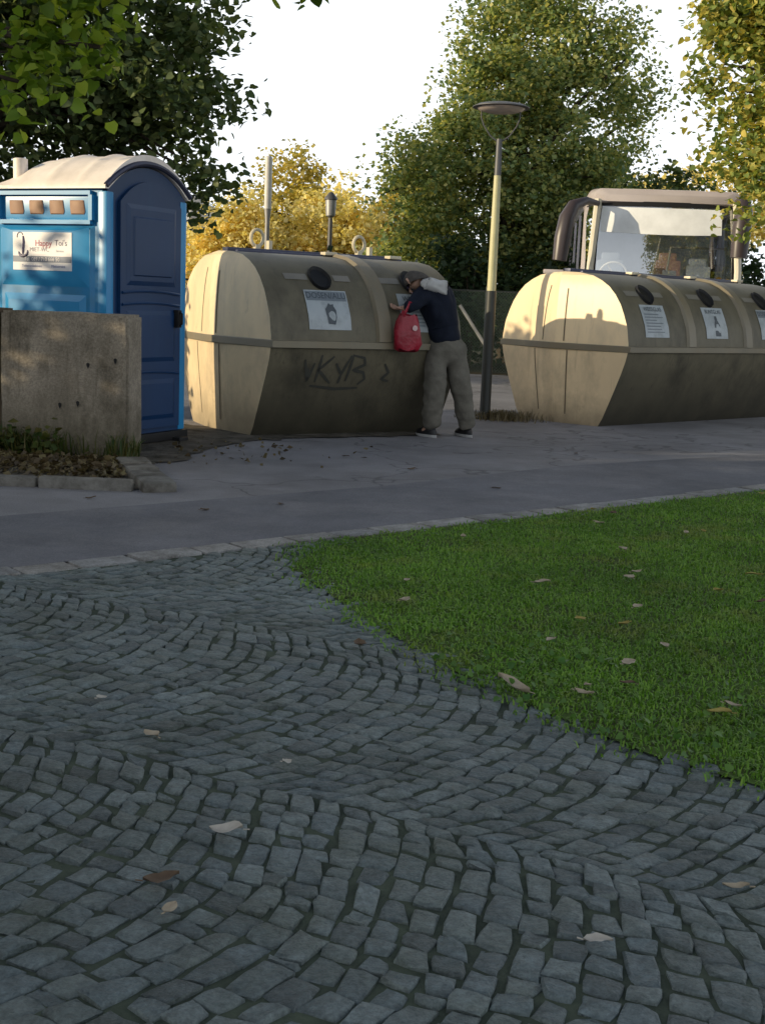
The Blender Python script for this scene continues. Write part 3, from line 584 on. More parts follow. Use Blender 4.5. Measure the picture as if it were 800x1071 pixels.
        if kind == 'can':
            mb = MB(); lettering(mb, 'DOSEN/ALU', .072, lambda x, y: fn(x, y + .118, .010)); mb.build('heading', M['notice_ink'], pl, smooth=0)
            mb = MB(); mb.grid(lambda x, y: fn(x, y, .0075), np.linspace(-nw + .01, nw - .01, 5), [.078, .10, .13, .156]); mb.build('heading_band', M['notice_head'], pl, smooth=0)
            mb = MB(); out = [(-.035, -.115), (.03, -.12), (.045, -.06), (.05, 0), (.03, .035), (.035, .05), (.0, .045), (-.012, .06), (-.03, .03), (-.05, .01), (-.045, -.05)]
            mb.add([fn(.02 + x, y, .010) for x, y in out], [tuple(range(len(out)))]); mb.build('pictogram', M['notice_ink'], pl, smooth=0)
        elif kind == 'text':
            mb = MB(); lettering(mb, 'WEISSGLAS', .06, lambda x, y: fn(x, y + .12, .010)); mb.build('heading', M['notice_ink'], pl, smooth=0)
            mb = MB()
            for j in range(7): w = rnd.uniform(.10, .17); mb.grid(lambda x, y: fn(x, y, .010), [-.17, -.17 + w, -.17 + 2 * w - .02], [.065 - j * .03, .075 - j * .03])
            mb.build('small_print', M['notice_head'], pl, smooth=0)
        else:
            mb = MB(); lettering(mb, 'BUNTGLAS', .06, lambda x, y: fn(x, y + .12, .010)); mb.build('heading', M['notice_ink'], pl, smooth=0)
            mb = MB(); out = [(-.05, -.14), (.05, -.14), (.05, -.02), (.022, .03), (.022, .075), (-.022, .075), (-.022, .03), (-.05, -.02)]
            mb.add([fn(.02 + x, y, .010) for x, y in out], [tuple(range(len(out)))]); mb.build('pictogram', M['notice_ink'], pl, smooth=0)
        for a_, b_ in ((-.34, -.12), (.14, .30)): mb = MB(); mb.grid(lambda x, z: surfP(x, z, .005), [hx + a_, hx + b_], [1.36, 1.385, 1.41]); mb.build('label_strip', M['label_strip'], t, smooth=0)
    return t, surfP, X0
def bin_centre(c, deg, L):
    a = R(deg); d = Vector((math.cos(a), math.sin(a), 0)); n = Vector((-math.sin(a), math.cos(a), 0))
    return Vector((*c, 0)) + d * L / 2 + n * .55
LL, LR = 1.92, 3.3
binL, sP, X0 = container(bin_centre((-1.17, 10.8), 31, LL), R(31), LL, 2, 'beige recycling container with black graffiti beside the blue toilet cabin', 1.1, [('can', .57), ('text', 1.5)])
binL.scale.y = 1.18; binL.location += Vector((-math.sin(R(31)), math.cos(R(31)), 0)) * .13
mb = MB()                                              # sprayed tag VKVB on the lower front
strokes = [[(0, .69), (.06, .50), (.10, .66)], [(.06, .50), (.05, .62)], [(.16, .73), (.14, .49)], [(.28, .72), (.15, .60), (.29, .48)], [(.31, .66), (.38, .56), (.45, .73)], [(.38, .56), (.37, .48)], [(.47, .74), (.44, .50)],
           [(.47, .73), (.58, .71), (.60, .65), (.49, .60), (.60, .58), (.63, .52), (.57, .47)], [(.10, .46), (.35, .43), (.58, .44)], [(.80, .66), (.86, .58), (.80, .52), (.88, .50)]]
for st in strokes:
    P = []
    for (xa, za), (xb, zb) in zip(st, st[1:]): P += [(xa + (xb - xa) * k / 5, za + (zb - za) * k / 5) for k in range(5)]
    P.append(st[-1]); n = len(P); vs = []
    for i, (x, z) in enumerate(P):
        (xa, za), (xb, zb) = P[max(0, i - 1)], P[min(n - 1, i + 1)]; d = math.hypot(xb - xa, zb - za) or 1; w = .014 * (.6 + .4 * math.sin(math.pi * i / (n - 1)))
        nx_, nz_ = -(zb - za) / d * w, (xb - xa) / d * w
        vs += [sP(X0 + .34 + x + nx_, z + nz_, .004), sP(X0 + .34 + x - nx_, z - nz_, .004)]
    mb.add(vs, [(2 * i, 2 * i + 1, 2 * i + 3, 2 * i + 2) for i in range(n - 1)])
mb.build('graffiti', M['graffiti'], binL, smooth=0)
binR, _, _ = container(bin_centre((2.22, 13.05), 42, LR), R(42), LR, 3, 'beige recycling container in front of the coach, its top end sunlit', 1.1, [('text', .5), ('bottle', 1.6), ('can', 2.7)])

# ------------------------------------------------------------------ concrete blocks
def block(L, T, H, loc, rz, seed, label, mat):
    g = random.Random(seed); me = bpy.data.meshes.new('concrete_block'); bm = bmesh.new()
    bmesh.ops.create_cube(bm, size=1); bmesh.ops.scale(bm, vec=(L, T, H), verts=bm.verts); bmesh.ops.translate(bm, vec=(0, 0, H / 2), verts=bm.verts)
    bmesh.ops.bevel(bm, geom=bm.edges[:], offset=.018, segments=2, affect='EDGES'); bmesh.ops.subdivide_edges(bm, edges=bm.edges[:], cuts=5, use_grid_fill=True)
    from mathutils import noise as N
    for v in bm.verts:
        p = v.co * 3 + Vector((seed, 0, 0)); d = N.noise_vector(p) * .009 + N.noise_vector(p * 4) * .004; v.co += d
    bm.to_mesh(me); bm.free()
    for p in me.polygons: p.use_smooth = True
    me.set_sharp_from_angle(angle=R(40))
    o = link('concrete_block', me, mat, None, loc); o.rotation_euler.z = rz
    return tag(o, label, 'concrete block', 'rough concrete blocks in front of the toilet')
import math as _m
ba = R(-11.5); bd = Vector((math.cos(ba), math.sin(ba), 0)); bn = Vector((-bd.y, bd.x, 0)); c0 = Vector((-1.865, 8.95, 0))
b1 = block(1.0, .27, 1.035, c0 - bd * .50 + bn * .135, ba, 1, 'grey weathered concrete block standing in front of the blue toilet', M['concrete'])
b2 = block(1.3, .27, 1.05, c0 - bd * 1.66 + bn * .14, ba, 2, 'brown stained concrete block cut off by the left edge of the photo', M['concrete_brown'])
for u, z in ((-.02, .36), (.12, .38), (.20, .66), (.41, .70)):   # small lifting pockets in the face
    mb = MB(); mb.add([(u + .010 * math.cos(a) + .006 * math.sin(2 * a), -.147, z + .026 * math.sin(a)) for a in np.linspace(0, 6.283, 9)[:-1]], [tuple(range(8))]); mb.build('pocket', M['black'], b1, smooth=0)

# weeds, litter
g = np.random.default_rng(21)
n = 6800; x = -1.5 - g.exponential(.9, n); y = 8.62 - np.abs(g.normal(0, .33, n)) + (x + 1.79) * -.2; k = (y > 7.6) & (x > -4.5) & (x < -1.55 - (y - 7.5) * .28)
pts = np.stack([x[k], y[k], .012 + np.abs(g.normal(0, .018, k.sum()))], 1)
x2 = g.normal(-1.25, .45, 110); y2 = g.normal(9.7, .6, 110); k2 = (y2 > 8.7) & (y2 < 10.7) & (x2 > -1.75); pts = np.concatenate([pts, np.stack([x2[k2], y2[k2], np.full(k2.sum(), .014)], 1)])
tag(leaf_cloud('leaf_litter', pts, .042, M['litter'], None, 22, droop=.1, jit=.6), kind='stuff')
n = 2600; x = g.uniform(-4.2, -1.75, n); y = 8.86 + (x + 1.79) * -.2 - np.abs(g.normal(0, .11, n)); wgt = np.clip((-2.1 - x) / .7, .12, 1) * (x > -4) + .5 * (np.abs(x + 1.86) < .1); k = g.uniform(0, 1, n) < wgt
tag(blades('weed_grass', np.stack([x[k], y[k], np.full(k.sum(), .008)], 1), .06, .26, .009, M['weeds'], 23, .8), kind='stuff')
n = 900; x = g.uniform(-4, -2.3, n); y = 8.8 + (x + 1.79) * -.2 - np.abs(g.normal(0, .10, n)); tag(leaf_cloud('weed_leaves', np.stack([x, y, np.abs(g.normal(.06, .08, n)) + .01], 1), .06, M['weeds'], None, 24), kind='stuff')
# dry grass tuft at the lamp foot
n = 1500; r = np.abs(g.normal(0, .16, n)); a = g.uniform(0, 6.283, n)
tag(blades('dry_grass', np.stack([1.24 + r * np.cos(a) * 1.3, 13.4 + r * np.sin(a), np.full(n, .002)], 1), .03, .14, .008, M['straw'], 25, 1.2), kind='stuff')

# fallen leaves, each its own
def fallen(name, x, y, L, W, rz, mat, label, seed, z=.022, group=None, curl=.25):
    g = random.Random(seed); mb = MB(); us = np.linspace(0, 1, 7)
    wid = lambda u: W * (math.sin(math.pi * min(1, u ** .8)) ** .8 + .02)
    def P(u, v): return ((u - .5) * L, v * wid(u) * .5 * (1 + .15 * math.sin(u * 17 + seed)), curl * L * (abs(v) ** 1.5 * .35 + .5 * (u - .5) ** 2) + .05 * L * math.sin(u * 5 + seed))
    mb.grid(P, us, [-1, -.5, 0, .5, 1]); mb.tube([(-.5 * L, 0, .02 * L), (-.7 * L, .05 * L, .05 * L)], .0015, 4)
    o = mb.build(name, mat, None, smooth=60, loc=(x, y, z)); o.rotation_euler = (g.uniform(-.12, .12), g.uniform(-.12, .12), rz)
    return tag(o, label, 'leaf', group or 'fallen leaves on the cobbles')
for i, a in enumerate([
    (-.32, 2.62, .078, .05, 3.0, 'leaf_grey', 'largest pale fallen leaf, lying near the middle of the cobbles'),
    (-.22, 3.05, .028, .026, .6, 'leaf_grey', 'tiny whitish leaf on the cobbles beyond the largest pale leaf'),
    (-.42, 2.37, .075, .05, .4, 'leaf_brown', 'greyish brown leaf on the cobbles left of and nearer than the largest pale leaf'),
    (-.38, 2.25, .038, .03, 1.1, 'leaf_dry', 'small upright curled leaf at the left, between the brown leaf and the bottom edge'),
    (.44, 2.19, .058, .03, .1, 'leaf_grey', 'pale narrow leaf on the cobbles at the lower right, nearest to the camera'),
    (-.8, 3.5, .036, .03, .9, 'leaf_grey', 'small pale leaf far left on the cobbles'),
    (-.6, 3.21, .055, .038, 2.5, 'leaf_dry', 'dry curled leaf on the left of the cobbles, right of the small pale one'),
    (.77, 2.44, .055, .024, 2.9, 'leaf_dry', 'thin dry leaf on the cobbles near the right edge of the photo'),
    (-.06, 4.2, .06, .045, 1.8, 'leaf_brown', 'dark leaf on the cobbles close to the lawn edge'),
    (.43, 3.74, .15, .05, 2.2, 'leaf_dry', 'long tan dry leaf on the lawn edge beside the cobbles')]):
    fallen('fallen_leaf', a[0], a[1], a[2], a[3], a[4], M[a[5]], a[6], i + 1, .024 if i < 9 else .035)
for i in range(46):
    y = rnd.uniform(3.3, 8.6); x = rnd.uniform(0, .31 * y + .5)
    if lawn_depth(x, y) < .12: continue
    fallen('fallen_leaf', x, y, rnd.uniform(.04, .075), rnd.uniform(.025, .045), rnd.uniform(0, 6), M[rnd.choice(['leaf_yellow', 'leaf_dry', 'leaf_dry', 'leaf_brown'])], 'small withered leaf lying in the lawn grass', 100 + i, rnd.uniform(.035, .055), 'withered leaves in the lawn')
for i, (x, y) in enumerate([(-.6, 7.2), (.75, 8.2), (-1.0, 6.9), (.2, 9.0), (-1.7, 7.15), (1.6, 10.4), (-.3, 9.6)]):
    fallen('fallen_leaf', x, y, .06, .04, rnd.uniform(0, 6), M['leaf_brown'], 'small dark leaf lying on the asphalt road', 200 + i, .008, 'dark leaves on the asphalt')

# ------------------------------------------------------------------ person
def folds(o, amp, sc):
    from mathutils import noise as N
    for v in o.data.vertices:
        q = v.co * sc; q.z *= 1.15; q.x += q.z * .5; v.co += v.normal * (N.noise(q) * amp + N.noise(q * 2.3) * amp * .5)
def person():
    t = empty('person', (.52, 11.36, 0), 0, 'person in navy jacket and grey trousers leaning to the container with a red bag', 'person')
    o = Vector((.52, 11.36, 0)); W = lambda x, y, z: tuple(Vector((x, y, z)) - o)
    J = {'pel': (W(.50, 11.36, .88), .085), 'mid': (W(.465, 11.36, 1.06), .09), 'chest': (W(.41, 11.34, 1.22), .10), 'nb': (W(.345, 11.31, 1.345), .06), 'nk': (W(.275, 11.30, 1.37), .052), 'hd': (W(.215, 11.29, 1.385), .086), 'cr': (W(.185, 11.28, 1.415), .074),
         'sl': (W(.285, 11.20, 1.285), .06), 'el': (W(.155, 11.05, 1.15), .043), 'wl': (W(.125, 11.12, 1.155), .03), 'sr': (W(.49, 11.43, 1.30), .06), 'er': (W(.40, 11.55, 1.20), .043), 'wr': (W(.31, 11.50, 1.33), .03),
         'hl': (W(.44, 11.34, .82), .07), 'kl': (W(.43, 11.22, .46), .06), 'al': (W(.42, 11.31, .10), .042), 'tl': (W(.33, 11.37, .035), .035), 'hr': (W(.57, 11.385, .82), .07), 'kr': (W(.665, 11.34, .47), .06), 'ar': (W(.755, 11.44, .10), .042), 'tr': (W(.705, 11.53, .035), .035)}
    E = [('pel', 'mid'), ('mid', 'chest'), ('chest', 'nb'), ('nb', 'nk'), ('nk', 'hd'), ('hd', 'cr'), ('chest', 'sl'), ('sl', 'el'), ('el', 'wl'), ('chest', 'sr'), ('sr', 'er'), ('er', 'wr'), ('pel', 'hl'), ('hl', 'kl'), ('kl', 'al'), ('al', 'tl'), ('pel', 'hr'), ('hr', 'kr'), ('kr', 'ar'), ('ar', 'tr')]
    # fingers: four unequal curled chains and a thumb from the side of the palm
    def hand(w, d, side, n):
        d = Vector(d).normalized(); side = Vector(side).normalized(); up = d.cross(side); wv = Vector(J[w][0])
        J[n + 'p'] = (tuple(wv + d * .05), (.036, .017)); E.append((w, n + 'p'))
        for k, L in enumerate((.070, .080, .075, .058)):
            s = (k - 1.5) * .019; b = wv + d * .092 + side * s
            J[f'{n}{k}a'] = (tuple(b), .0095); J[f'{n}{k}b'] = (tuple(b + d * L * .45 - up * L * .22), .0088); J[f'{n}{k}c'] = (tuple(b + d * L * .58 - up * L * .62), .0078)
            E.extend([(n + 'p', f'{n}{k}a'), (f'{n}{k}a', f'{n}{k}b'), (f'{n}{k}b', f'{n}{k}c')])
        b = wv + d * .03 - side * .034; J[n + 'ta'] = (tuple(b), .011); J[n + 'tb'] = (tuple(b + d * .035 - side * .02 - up * .015), .0095); J[n + 'tc'] = (tuple(b + d * .055 - side * .008 - up * .035), .0085)
        E.extend([(w, n + 'ta'), (n + 'ta', n + 'tb'), (n + 'tb', n + 'tc')])
    hand('wl', (-.6, .35, -.05), (.3, .8, .1), 'L'); hand('wr', (-.8, .3, .2), (.2, .9, 0), 'R')
    skin('body', J, E, 'pel', M['skin'], t)
    hd = Vector(J['hd'][0]); fw = Vector((-.42, .50, -.76)).normalized(); rt = fw.cross(Vector((0, 0, 1))).normalized(); up = rt.cross(fw)
    mb = MB(); F = lambda a, b, c: tuple(hd + fw * a + rt * b + up * c)
    mb.tube([F(.085, 0, .03), F(.108, 0, -.005), F(.09, 0, -.02)], [.008, .014, .008], 8); mb.build('nose', M['skin'], t)
    for s in (-1, 1):
        mb = MB(); mb.tube([F(.0, s * .085, .03), F(-.012, s * .1, .02), F(-.012, s * .098, -.01), F(.0, s * .086, -.03)], [.008, .013, .012, .006], 8); mb.build('ear', M['skin'], t)
        mb = MB(); c = F(.08, s * .032, .02); mb.lathe([(0, -.011), (.008, -.008), (.011, 0), (.008, .008), (0, .011)], 10, c); mb.build('eye', M['ink_dark'], t)
    mb = MB(); mb.tube([F(.085, -.025, -.045), F(.095, 0, -.047), F(.085, .025, -.045)], .006, 6); mb.build('mouth', M['seat_pink'], t)
    # knitted cap
    mb = MB(); vs = []; n = 18
    for i, (e, rr) in enumerate(((-.22, 1.06), (-.05, 1.1), (.25, 1.07), (.55, 1.06), (.85, 1.05), (1.2, 1.03), (1.5, 1.02))):
        for k in range(n):
            a = 2 * math.pi * k / n; c_, s_ = math.cos(e), math.sin(e)
            vs.append(F(.104 * rr * c_ * math.cos(a) - .016, .094 * rr * c_ * math.sin(a), .10 * rr * s_ + .030 + c_ * (.055 * math.cos(a) - .035)))
    mb.add(vs, [(i * n + k, i * n + (k + 1) % n, (i + 1) * n + (k + 1) % n, (i + 1) * n + k) for i in range(6) for k in range(n)] + [tuple(6 * n + k for k in range(n))]); mb.build('cap', M['cap'], t, smooth=60)
    # jacket: body and sleeves in one surface
    JJ = {'hm': (W(.50, 11.37, .835), (.168, .15)), 'hem': (W(.49, 11.365, .90), (.17, .15)), 'w': (W(.475, 11.365, 1.0), (.165, .15)), 'c': (W(.435, 11.35, 1.17), (.17, .15)), 'y': (W(.39, 11.33, 1.28), (.125, .12)), 'n': (W(.35, 11.315, 1.34), (.085, .085)), 'sl': (W(.29, 11.21, 1.285), .085), 'ml': (W(.225, 11.125, 1.215), .078), 'el': (W(.155, 11.055, 1.16), .068), 'wl': (W(.13, 11.11, 1.155), .05),
          'sr': (W(.485, 11.42, 1.30), .085), 'er': (W(.41, 11.54, 1.21), .065), 'wr': (W(.325, 11.505, 1.315), .048)}
    jk = skin('jacket', JJ, [('hm', 'hem'), ('hem', 'w'), ('w', 'c'), ('c', 'y'), ('y', 'n'), ('y', 'sl'), ('sl', 'ml'), ('ml', 'el'), ('el', 'wl'), ('y', 'sr'), ('sr', 'er'), ('er', 'wr')], 'c', M['jacket'], t, 3); folds(jk, .012, 8)
    # pale hood bunched behind the neck
    hd_ = skin('hood', {'a': (W(.262, 11.215, 1.39), .04), 'b': (W(.315, 11.19, 1.375), (.068, .052)), 'c': (W(.375, 11.195, 1.345), (.09, .062)), 'd': (W(.435, 11.24, 1.345), (.07, .055)), 'e': (W(.455, 11.32, 1.36), .04)},
         [('a', 'b'), ('b', 'c'), ('c', 'd'), ('d', 'e')], 'c', M['hood'], t, 3); folds(hd_, .014, 16)
    T = {'wa': (W(.495, 11.365, .97), (.135, .115)), 'wb': (W(.50, 11.365, .90), (.15, .13)), 'hp': (W(.505, 11.36, .82), (.165, .14)), 'hl': (W(.43, 11.32, .70), .118), 'kl': (W(.425, 11.25, .46), .108), 'sl': (W(.415, 11.29, .22), .098), 'al': (W(.412, 11.315, .06), .092), 'hr': (W(.605, 11.375, .72), .122), 'kr': (W(.665, 11.35, .46), .102), 'sr': (W(.72, 11.41, .24), .090), 'ar': (W(.75, 11.445, .07), .084)}
    tr = skin('trousers', T, [('wa', 'wb'), ('wb', 'hp'), ('hp', 'hl'), ('hl', 'kl'), ('kl', 'sl'), ('sl', 'al'), ('hp', 'hr'), ('hr', 'kr'), ('kr', 'sr'), ('sr', 'ar')], 'hp', M['trousers'], t, 3); folds(tr, .013, 9)
    for (hx, hy), (tx, ty) in (((.44, 11.27), (.31, 11.43)), ((.775, 11.41), (.685, 11.57))):
        h = Vector(W(hx, hy, .0)); d = Vector((tx - hx, ty - hy, 0)).normalized(); s = Vector((-d.y, d.x, 0)); mb = MB(); so = MB(); n = 14; Ls = .27
        lay = ((.0, 1.0), (.045, 1.0), (.075, .86), (.095, .62))
        for bmb, zs in ((so, ((.002, 1.04), (.026, 1.05))), (mb, ((.027, 1.0), (.055, .98), (.085, .78), (.10, .45)))):
            vs = []
            for z, k in zs:
                for j in range(n):
                    a = 2 * math.pi * j / n; l = math.cos(a); w = .047 * (1 + .18 * l) * k
                    hz = z * (1 - .35 * max(0, l)) if z > .03 else z
                    vs.append(h + d * (Ls * .40 + Ls * .5 * l * (k * .5 + .5)) + s * (w * math.sin(a)) + Vector((0, 0, hz)))
            m = len(zs); bmb.add(vs, [(i * n + j, i * n + (j + 1) % n, (i + 1) * n + (j + 1) % n, (i + 1) * n + j) for i in range(m - 1) for j in range(n)] + [tuple((m - 1) * n + j for j in range(n)), tuple(range(n))[::-1]])
        sh = mb.build('shoe', M['shoe'], t, smooth=60); so.build('sole', M['sole'], sh, smooth=40)
    # red carrier bag hanging from the left hand
    b = empty('carrier_bag', (.155, 11.04, .785), R(10), 'red plastic carrier bag hanging from the forearm of the person', 'bag'); b.scale = (.95, 1, .93); g2 = random.Random(4); vs = []; n = 20
    lv = [(.0, .09, .04), (.012, .115, .06), (.08, .128, .068), (.18, .124, .064), (.27, .106, .05), (.335, .078, .035)]
    for z, a_, b_ in lv:
        for k in range(n):
            a = 2 * math.pi * k / n; q = 1 + .07 * math.sin(3 * a + z * 22) + .05 * math.sin(7 * a - z * 30); c_, s_ = math.cos(a), math.sin(a)
            vs.append((a_ * q * math.copysign(abs(c_) ** .7, c_), b_ * q * math.copysign(abs(s_) ** .7, s_), z + .012 * math.sin(5 * a)))
    mb = MB(); mb.add(vs, [(i * n + k, i * n + (k + 1) % n, (i + 1) * n + (k + 1) % n, (i + 1) * n + k) for i in range(5) for k in range(n)] + [tuple(range(n))[::-1]]); mb.build('bag_body', M['bag'], b, smooth=50)
    for s in (-1, 1):
        mb = MB(); mb.tube([(-.05, s * .035, .33), (-.03, s * .058, .38), (-.01, s * .055, .43), (.0, s * .03, .452), (.01, 0, .458), (.02, s * -.02, .452)], [.02, .012, .009, .008, .008, .007], 6); mb.build('bag_handle', M['bag'], b)
    mb = MB(); mb.add([(.055 + .024 * math.cos(a), -.0775, .215 + .026 * math.sin(a)) for a in np.linspace(0, 6.283, 13)[:-1]], [tuple(range(12))]); mb.build('print_spot', M['bag_print'], b, smooth=0)
person()

# ------------------------------------------------------------------ lamps, poles
t = empty('street_lamp', (1.06, 13.42, 0), 0, 'street lamp with flat round shade standing between the two beige containers', 'street lamp')
mb = MB(); mb.tube([(0, 0, -.05), (0, 0, 1.36)], [.058, .054], 16); mb.build('lower_post', M['lamp_green'], t)
mb = MB(); mb.tube([(0, 0, 1.362), (0, 0, 2.0), (0, 0, 2.55)], [.047, .043, .037], 16); mb.build('upper_post', M['lamp_pale'], t)  # paler colour paints in the sunlit part above the shadow edge
mb = MB(); mb.tube([(0, 0, 2.552), (0, 0, 2.92)], [.036, .03], 12); mb.build('spigot', M['lamp_grey'], t)
for s in (-1, 1):
    mb = MB(); mb.tube([(0, 0, 2.88), (s * .10, 0, 2.95), (s * .17, 0, 3.05), (s * .20, 0, 3.13), (s * .20, 0, 3.225)], .007, 8); mb.build('bracket', M['lamp_grey'], t)
mb = MB(); mb.lathe([(0, 3.285), (.14, 3.28), (.24, 3.262), (.295, 3.238), (.297, 3.23), (.28, 3.23), (0, 3.235)], 32); mb.build('shade', M['lamp_grey'], t)
mb = MB(); mb.lathe([(.25, 3.226), (.225, 3.205), (.16, 3.188), (.08, 3.178), (0, 3.176)], 32); mb.build('bowl', M['lamp_bowl'], t)
mb = MB(); mb.lathe([(.10, 0), (.10, .02), (.072, .035)], 16); mb.build('foot_collar', M['lamp_green'], t)
t = empty('white_pole', (-2.98, 30, 0), 0, 'tall white pole with thicker top, beyond the container with graffiti', 'pole')
mb = MB(); mb.tube([(0, 0, 0), (0, 0, 3.0), (0, 0, 3.25)], [.06, .055, .085], 12); mb.build('lower_post', M['steel'], t)
mb = MB(); mb.tube([(0, 0, 3.252), (0, 0, 4.42), (0, 0, 4.46)], [.088, .088, .05], 12); mb.build('upper_sleeve', M['white_post'], t)
t = empty('park_lantern', (-1.5, 30, 0), 0, 'slim dark lantern post in front of the golden trees', 'street lamp')
mb = MB(); mb.tube([(0, 0, 0), (0, 0, 3.1)], [.065, .05], 10); mb.build('post', M['lamp_grey'], t)
mb = MB(); mb.lathe([(.03, 3.1), (.11, 3.15), (.13, 3.5), (.12, 3.52)], 12); mb.build('lantern_glass', M['steel'], t)
mb = MB(); mb.lathe([(.16, 3.521), (.15, 3.56), (.05, 3.68), (0, 3.70)], 12); mb.build('lantern_cap', M['lamp_grey'], t)

# ------------------------------------------------------------------ chain-link fence
t = empty('wire_fence', (0, 22.4, 0), 0, 'low green chain-link fence along the far side of the road', 'fence')
mb = MB(); mb.add([(-14, 0, .03), (9.5, 0, .03), (9.5, 0, 1.46), (-14, 0, 1.46)], [(0, 1, 2, 3)]); mb.build('wire_mesh', M['fence'], t, smooth=0)
for i in range(10):
    mb = MB(); x = -13.9 + i * 2.6; mb.tube([(x, .04, 0), (x, .04, 1.52)], .03, 8); mb.lathe([(.034, 1.52), (.02, 1.545), (0, 1.55)], 8, (x, .04, 0)); mb.build('post', M['lamp_green'], t)
mb = MB(); mb.tube([(-14, .04, 1.46), (9.5, .04, 1.46)], .018, 6); mb.build('top_rail', M['lamp_green'], t)
mb = MB(); mb.tube([(1.22, -.06, 1.2), (1.78, -.1, .40)], .03, 8); mb.build('brace', M['steel'], t)

# ------------------------------------------------------------------ coach
def coach():
    t = empty('coach', (4.28, 20, 0), R(-6), 'mauve coach facing the camera behind the right-hand container', 'bus')
    HW, LEN = 1.25, 11.0
    def section(y, z0, z1, w, r=.16, n=5):
        pts = []
        for cx, cz, a0 in ((w - r, z1 - r, 0), (-(w - r), z1 - r, 90)):
            for k in range(n + 1): a = R(a0 + 90 * k / n); pts.append((cx + r * math.cos(a), y, cz + r * math.sin(a)))
        return [(w, y, z0)] + pts + [(-w, y, z0)]
    def loft(secs, caps=True):
        mb = MB(); n = len(secs[0]); vs = [p for s in secs for p in s]
        fs = [(i * n + k, i * n + (k + 1) % n, (i + 1) * n + (k + 1) % n, (i + 1) * n + k) for i in range(len(secs) - 1) for k in range(n)]
        if caps: fs += [tuple(range(n)), tuple((len(secs) - 1) * n + k for k in range(n))]
        return mb.add(vs, fs)
    loft([section(-.06, .38, 1.16, HW - .14, .1), section(.0, .34, 1.18, HW - .06, .06), section(.18, .32, 1.2, HW, .03), section(LEN, .32, 1.2, HW, .03)]).build('lower_body', M['bus_pale'], t, smooth=40)
    loft([section(.30, 2.93, 3.05, HW - .30, .05), section(.36, 2.90, 3.13, HW - .12, .1), section(.8, 2.88, 3.16, HW - .02, .14), section(LEN, 2.88, 3.16, HW, .14)]).build('roof', M['bus_body'], t, smooth=40)
    mb = MB(); mb.box((0, 1.6, 3.18), (1.3, .9, .06)); mb.box((.25, 2.9, 3.2), (1.6, 1.2, .1)); mb.build('roof_hatch', M['bus_pale'], t, bevel=.02)
    for s in (-1, 1):                                  # front pillars and side walls
        mb = MB(); mb.tube([(s * 1.17, .03, 1.12), (s * 1.15, .10, 1.9), (s * 1.08, .30, 2.95)], [.062, .055, .06], 8); mb.build('pillar', M['bus_pale'], t)
        mb = MB(); mb.box((s * (HW - .02), 5.9, 2.04), (.03, 10.1, 1.66)); mb.build('side_window', M['glass'], t)
        for k in range(6): mb = MB(); mb.box((s * (HW - .003), .86 + k * 2.0, 2.04), (.04, .10, 1.66)); mb.build('window_post', M['bus_body'], t)
        mb = MB(); mb.add([(s * 1.20, .10, 1.22), (s * 1.235, .83, 1.22), (s * 1.235, .83, 2.86), (s * 1.12, .36, 2.86)], [(0, 1, 2, 3)]); mb.build('quarter_window', M['glass'], t, smooth=0)
    def ws(u, v, k=0): y = .02 + .02 * v + .25 * v * v + .10 * u * u; return (u * (1.13 - .05 * v), y - k, 1.17 + v * 1.75)
    mb = MB(); mb.grid(lambda u, v: ws(u, v), np.linspace(-1, 1, 13), np.linspace(0, 1, 10)); mb.build('windscreen', M['glass'], t, smooth=60)
    mb = MB()
    for v0, v1 in ((-.02, .02), (.965, 1.01)): mb.grid(lambda u, v: ws(u, v, .006), np.linspace(-1, 1, 13), [v0, v1])
    for u0, u1 in ((-1.02, -.96), (.96, 1.02)): mb.grid(lambda u, v: ws(u, v, .006), [u0, u1], np.linspace(0, 1, 10))
    mb.build('windscreen_seal', M['black'], t, smooth=60)
    mb = MB(); mb.grid(lambda u, v: ws(u, v - .02 * (1 - u * u) * (v < .75), .004), np.linspace(-.93, .80, 13), [.735, .80, .88, .955]); mb.build('sky_reflection', M['sky_band'], t, smooth=60)  # white band painted for the sky's reflection in the glass
    mb = MB(); mb.box((0, 5.6, 1.0), (2.3, 10.2, .06)); mb.box((0, 3.4, 2.05), (2.3, .05, 1.6)); mb.build('interior', M['bus_in'], t)
    mb = MB(); mb.box((0, .34, 1.24), (2.1, .40, .14)); mb.box((-.72, .46, 1.42), (.62, .26, .24), 0, -.4); mb.build('dashboard', M['dash'], t, bevel=.03)
    c = Vector((-.74, .74, 1.80)); ax = Matrix.Rotation(R(-60), 3, 'X'); mb = MB()
    mb.tube([c + ax @ Vector((.22 * math.cos(a), .22 * math.sin(a), 0)) for a in np.linspace(0, 6.283, 25)], .017, 8, False)
    for a in (0, 2.1, 4.2): mb.tube([c, c + ax @ Vector((.21 * math.cos(a), .21 * math.sin(a), 0))], .014, 6)
    mb.tube([c, c + ax @ Vector((0, 0, -.4))], .03, 8); mb.build('steering_wheel', M['bus_white'], t)
    for x, y, h, mm in ((-.74, 1.4, 2.05, 'bus_in'), (.28, 1.9, 2.10, 'seat_pink'), (.80, 1.95, 2.02, 'bus_in')):
        mb = MB(); mb.box((x, y, 1.40), (.46, .46, .14)); mb.box((x, y + .26, h - .32), (.45, .14, .66), 0, -.12); mb.box((x, y + .30, h + .06), (.30, .10, .16)); mb.box((x, y, 1.18), (.2, .2, .3)); mb.build('seat', M[mm], t, bevel=.04)
    mb = MB(); mb.box((-.22, .62, 1.66), (.68, .04, .34), .05, -.35); mb.box((.16, .66, 1.68), (.22, .05, .42), .1, -.2); mb.build('white_board', M['bus_white'], t, bevel=.012)
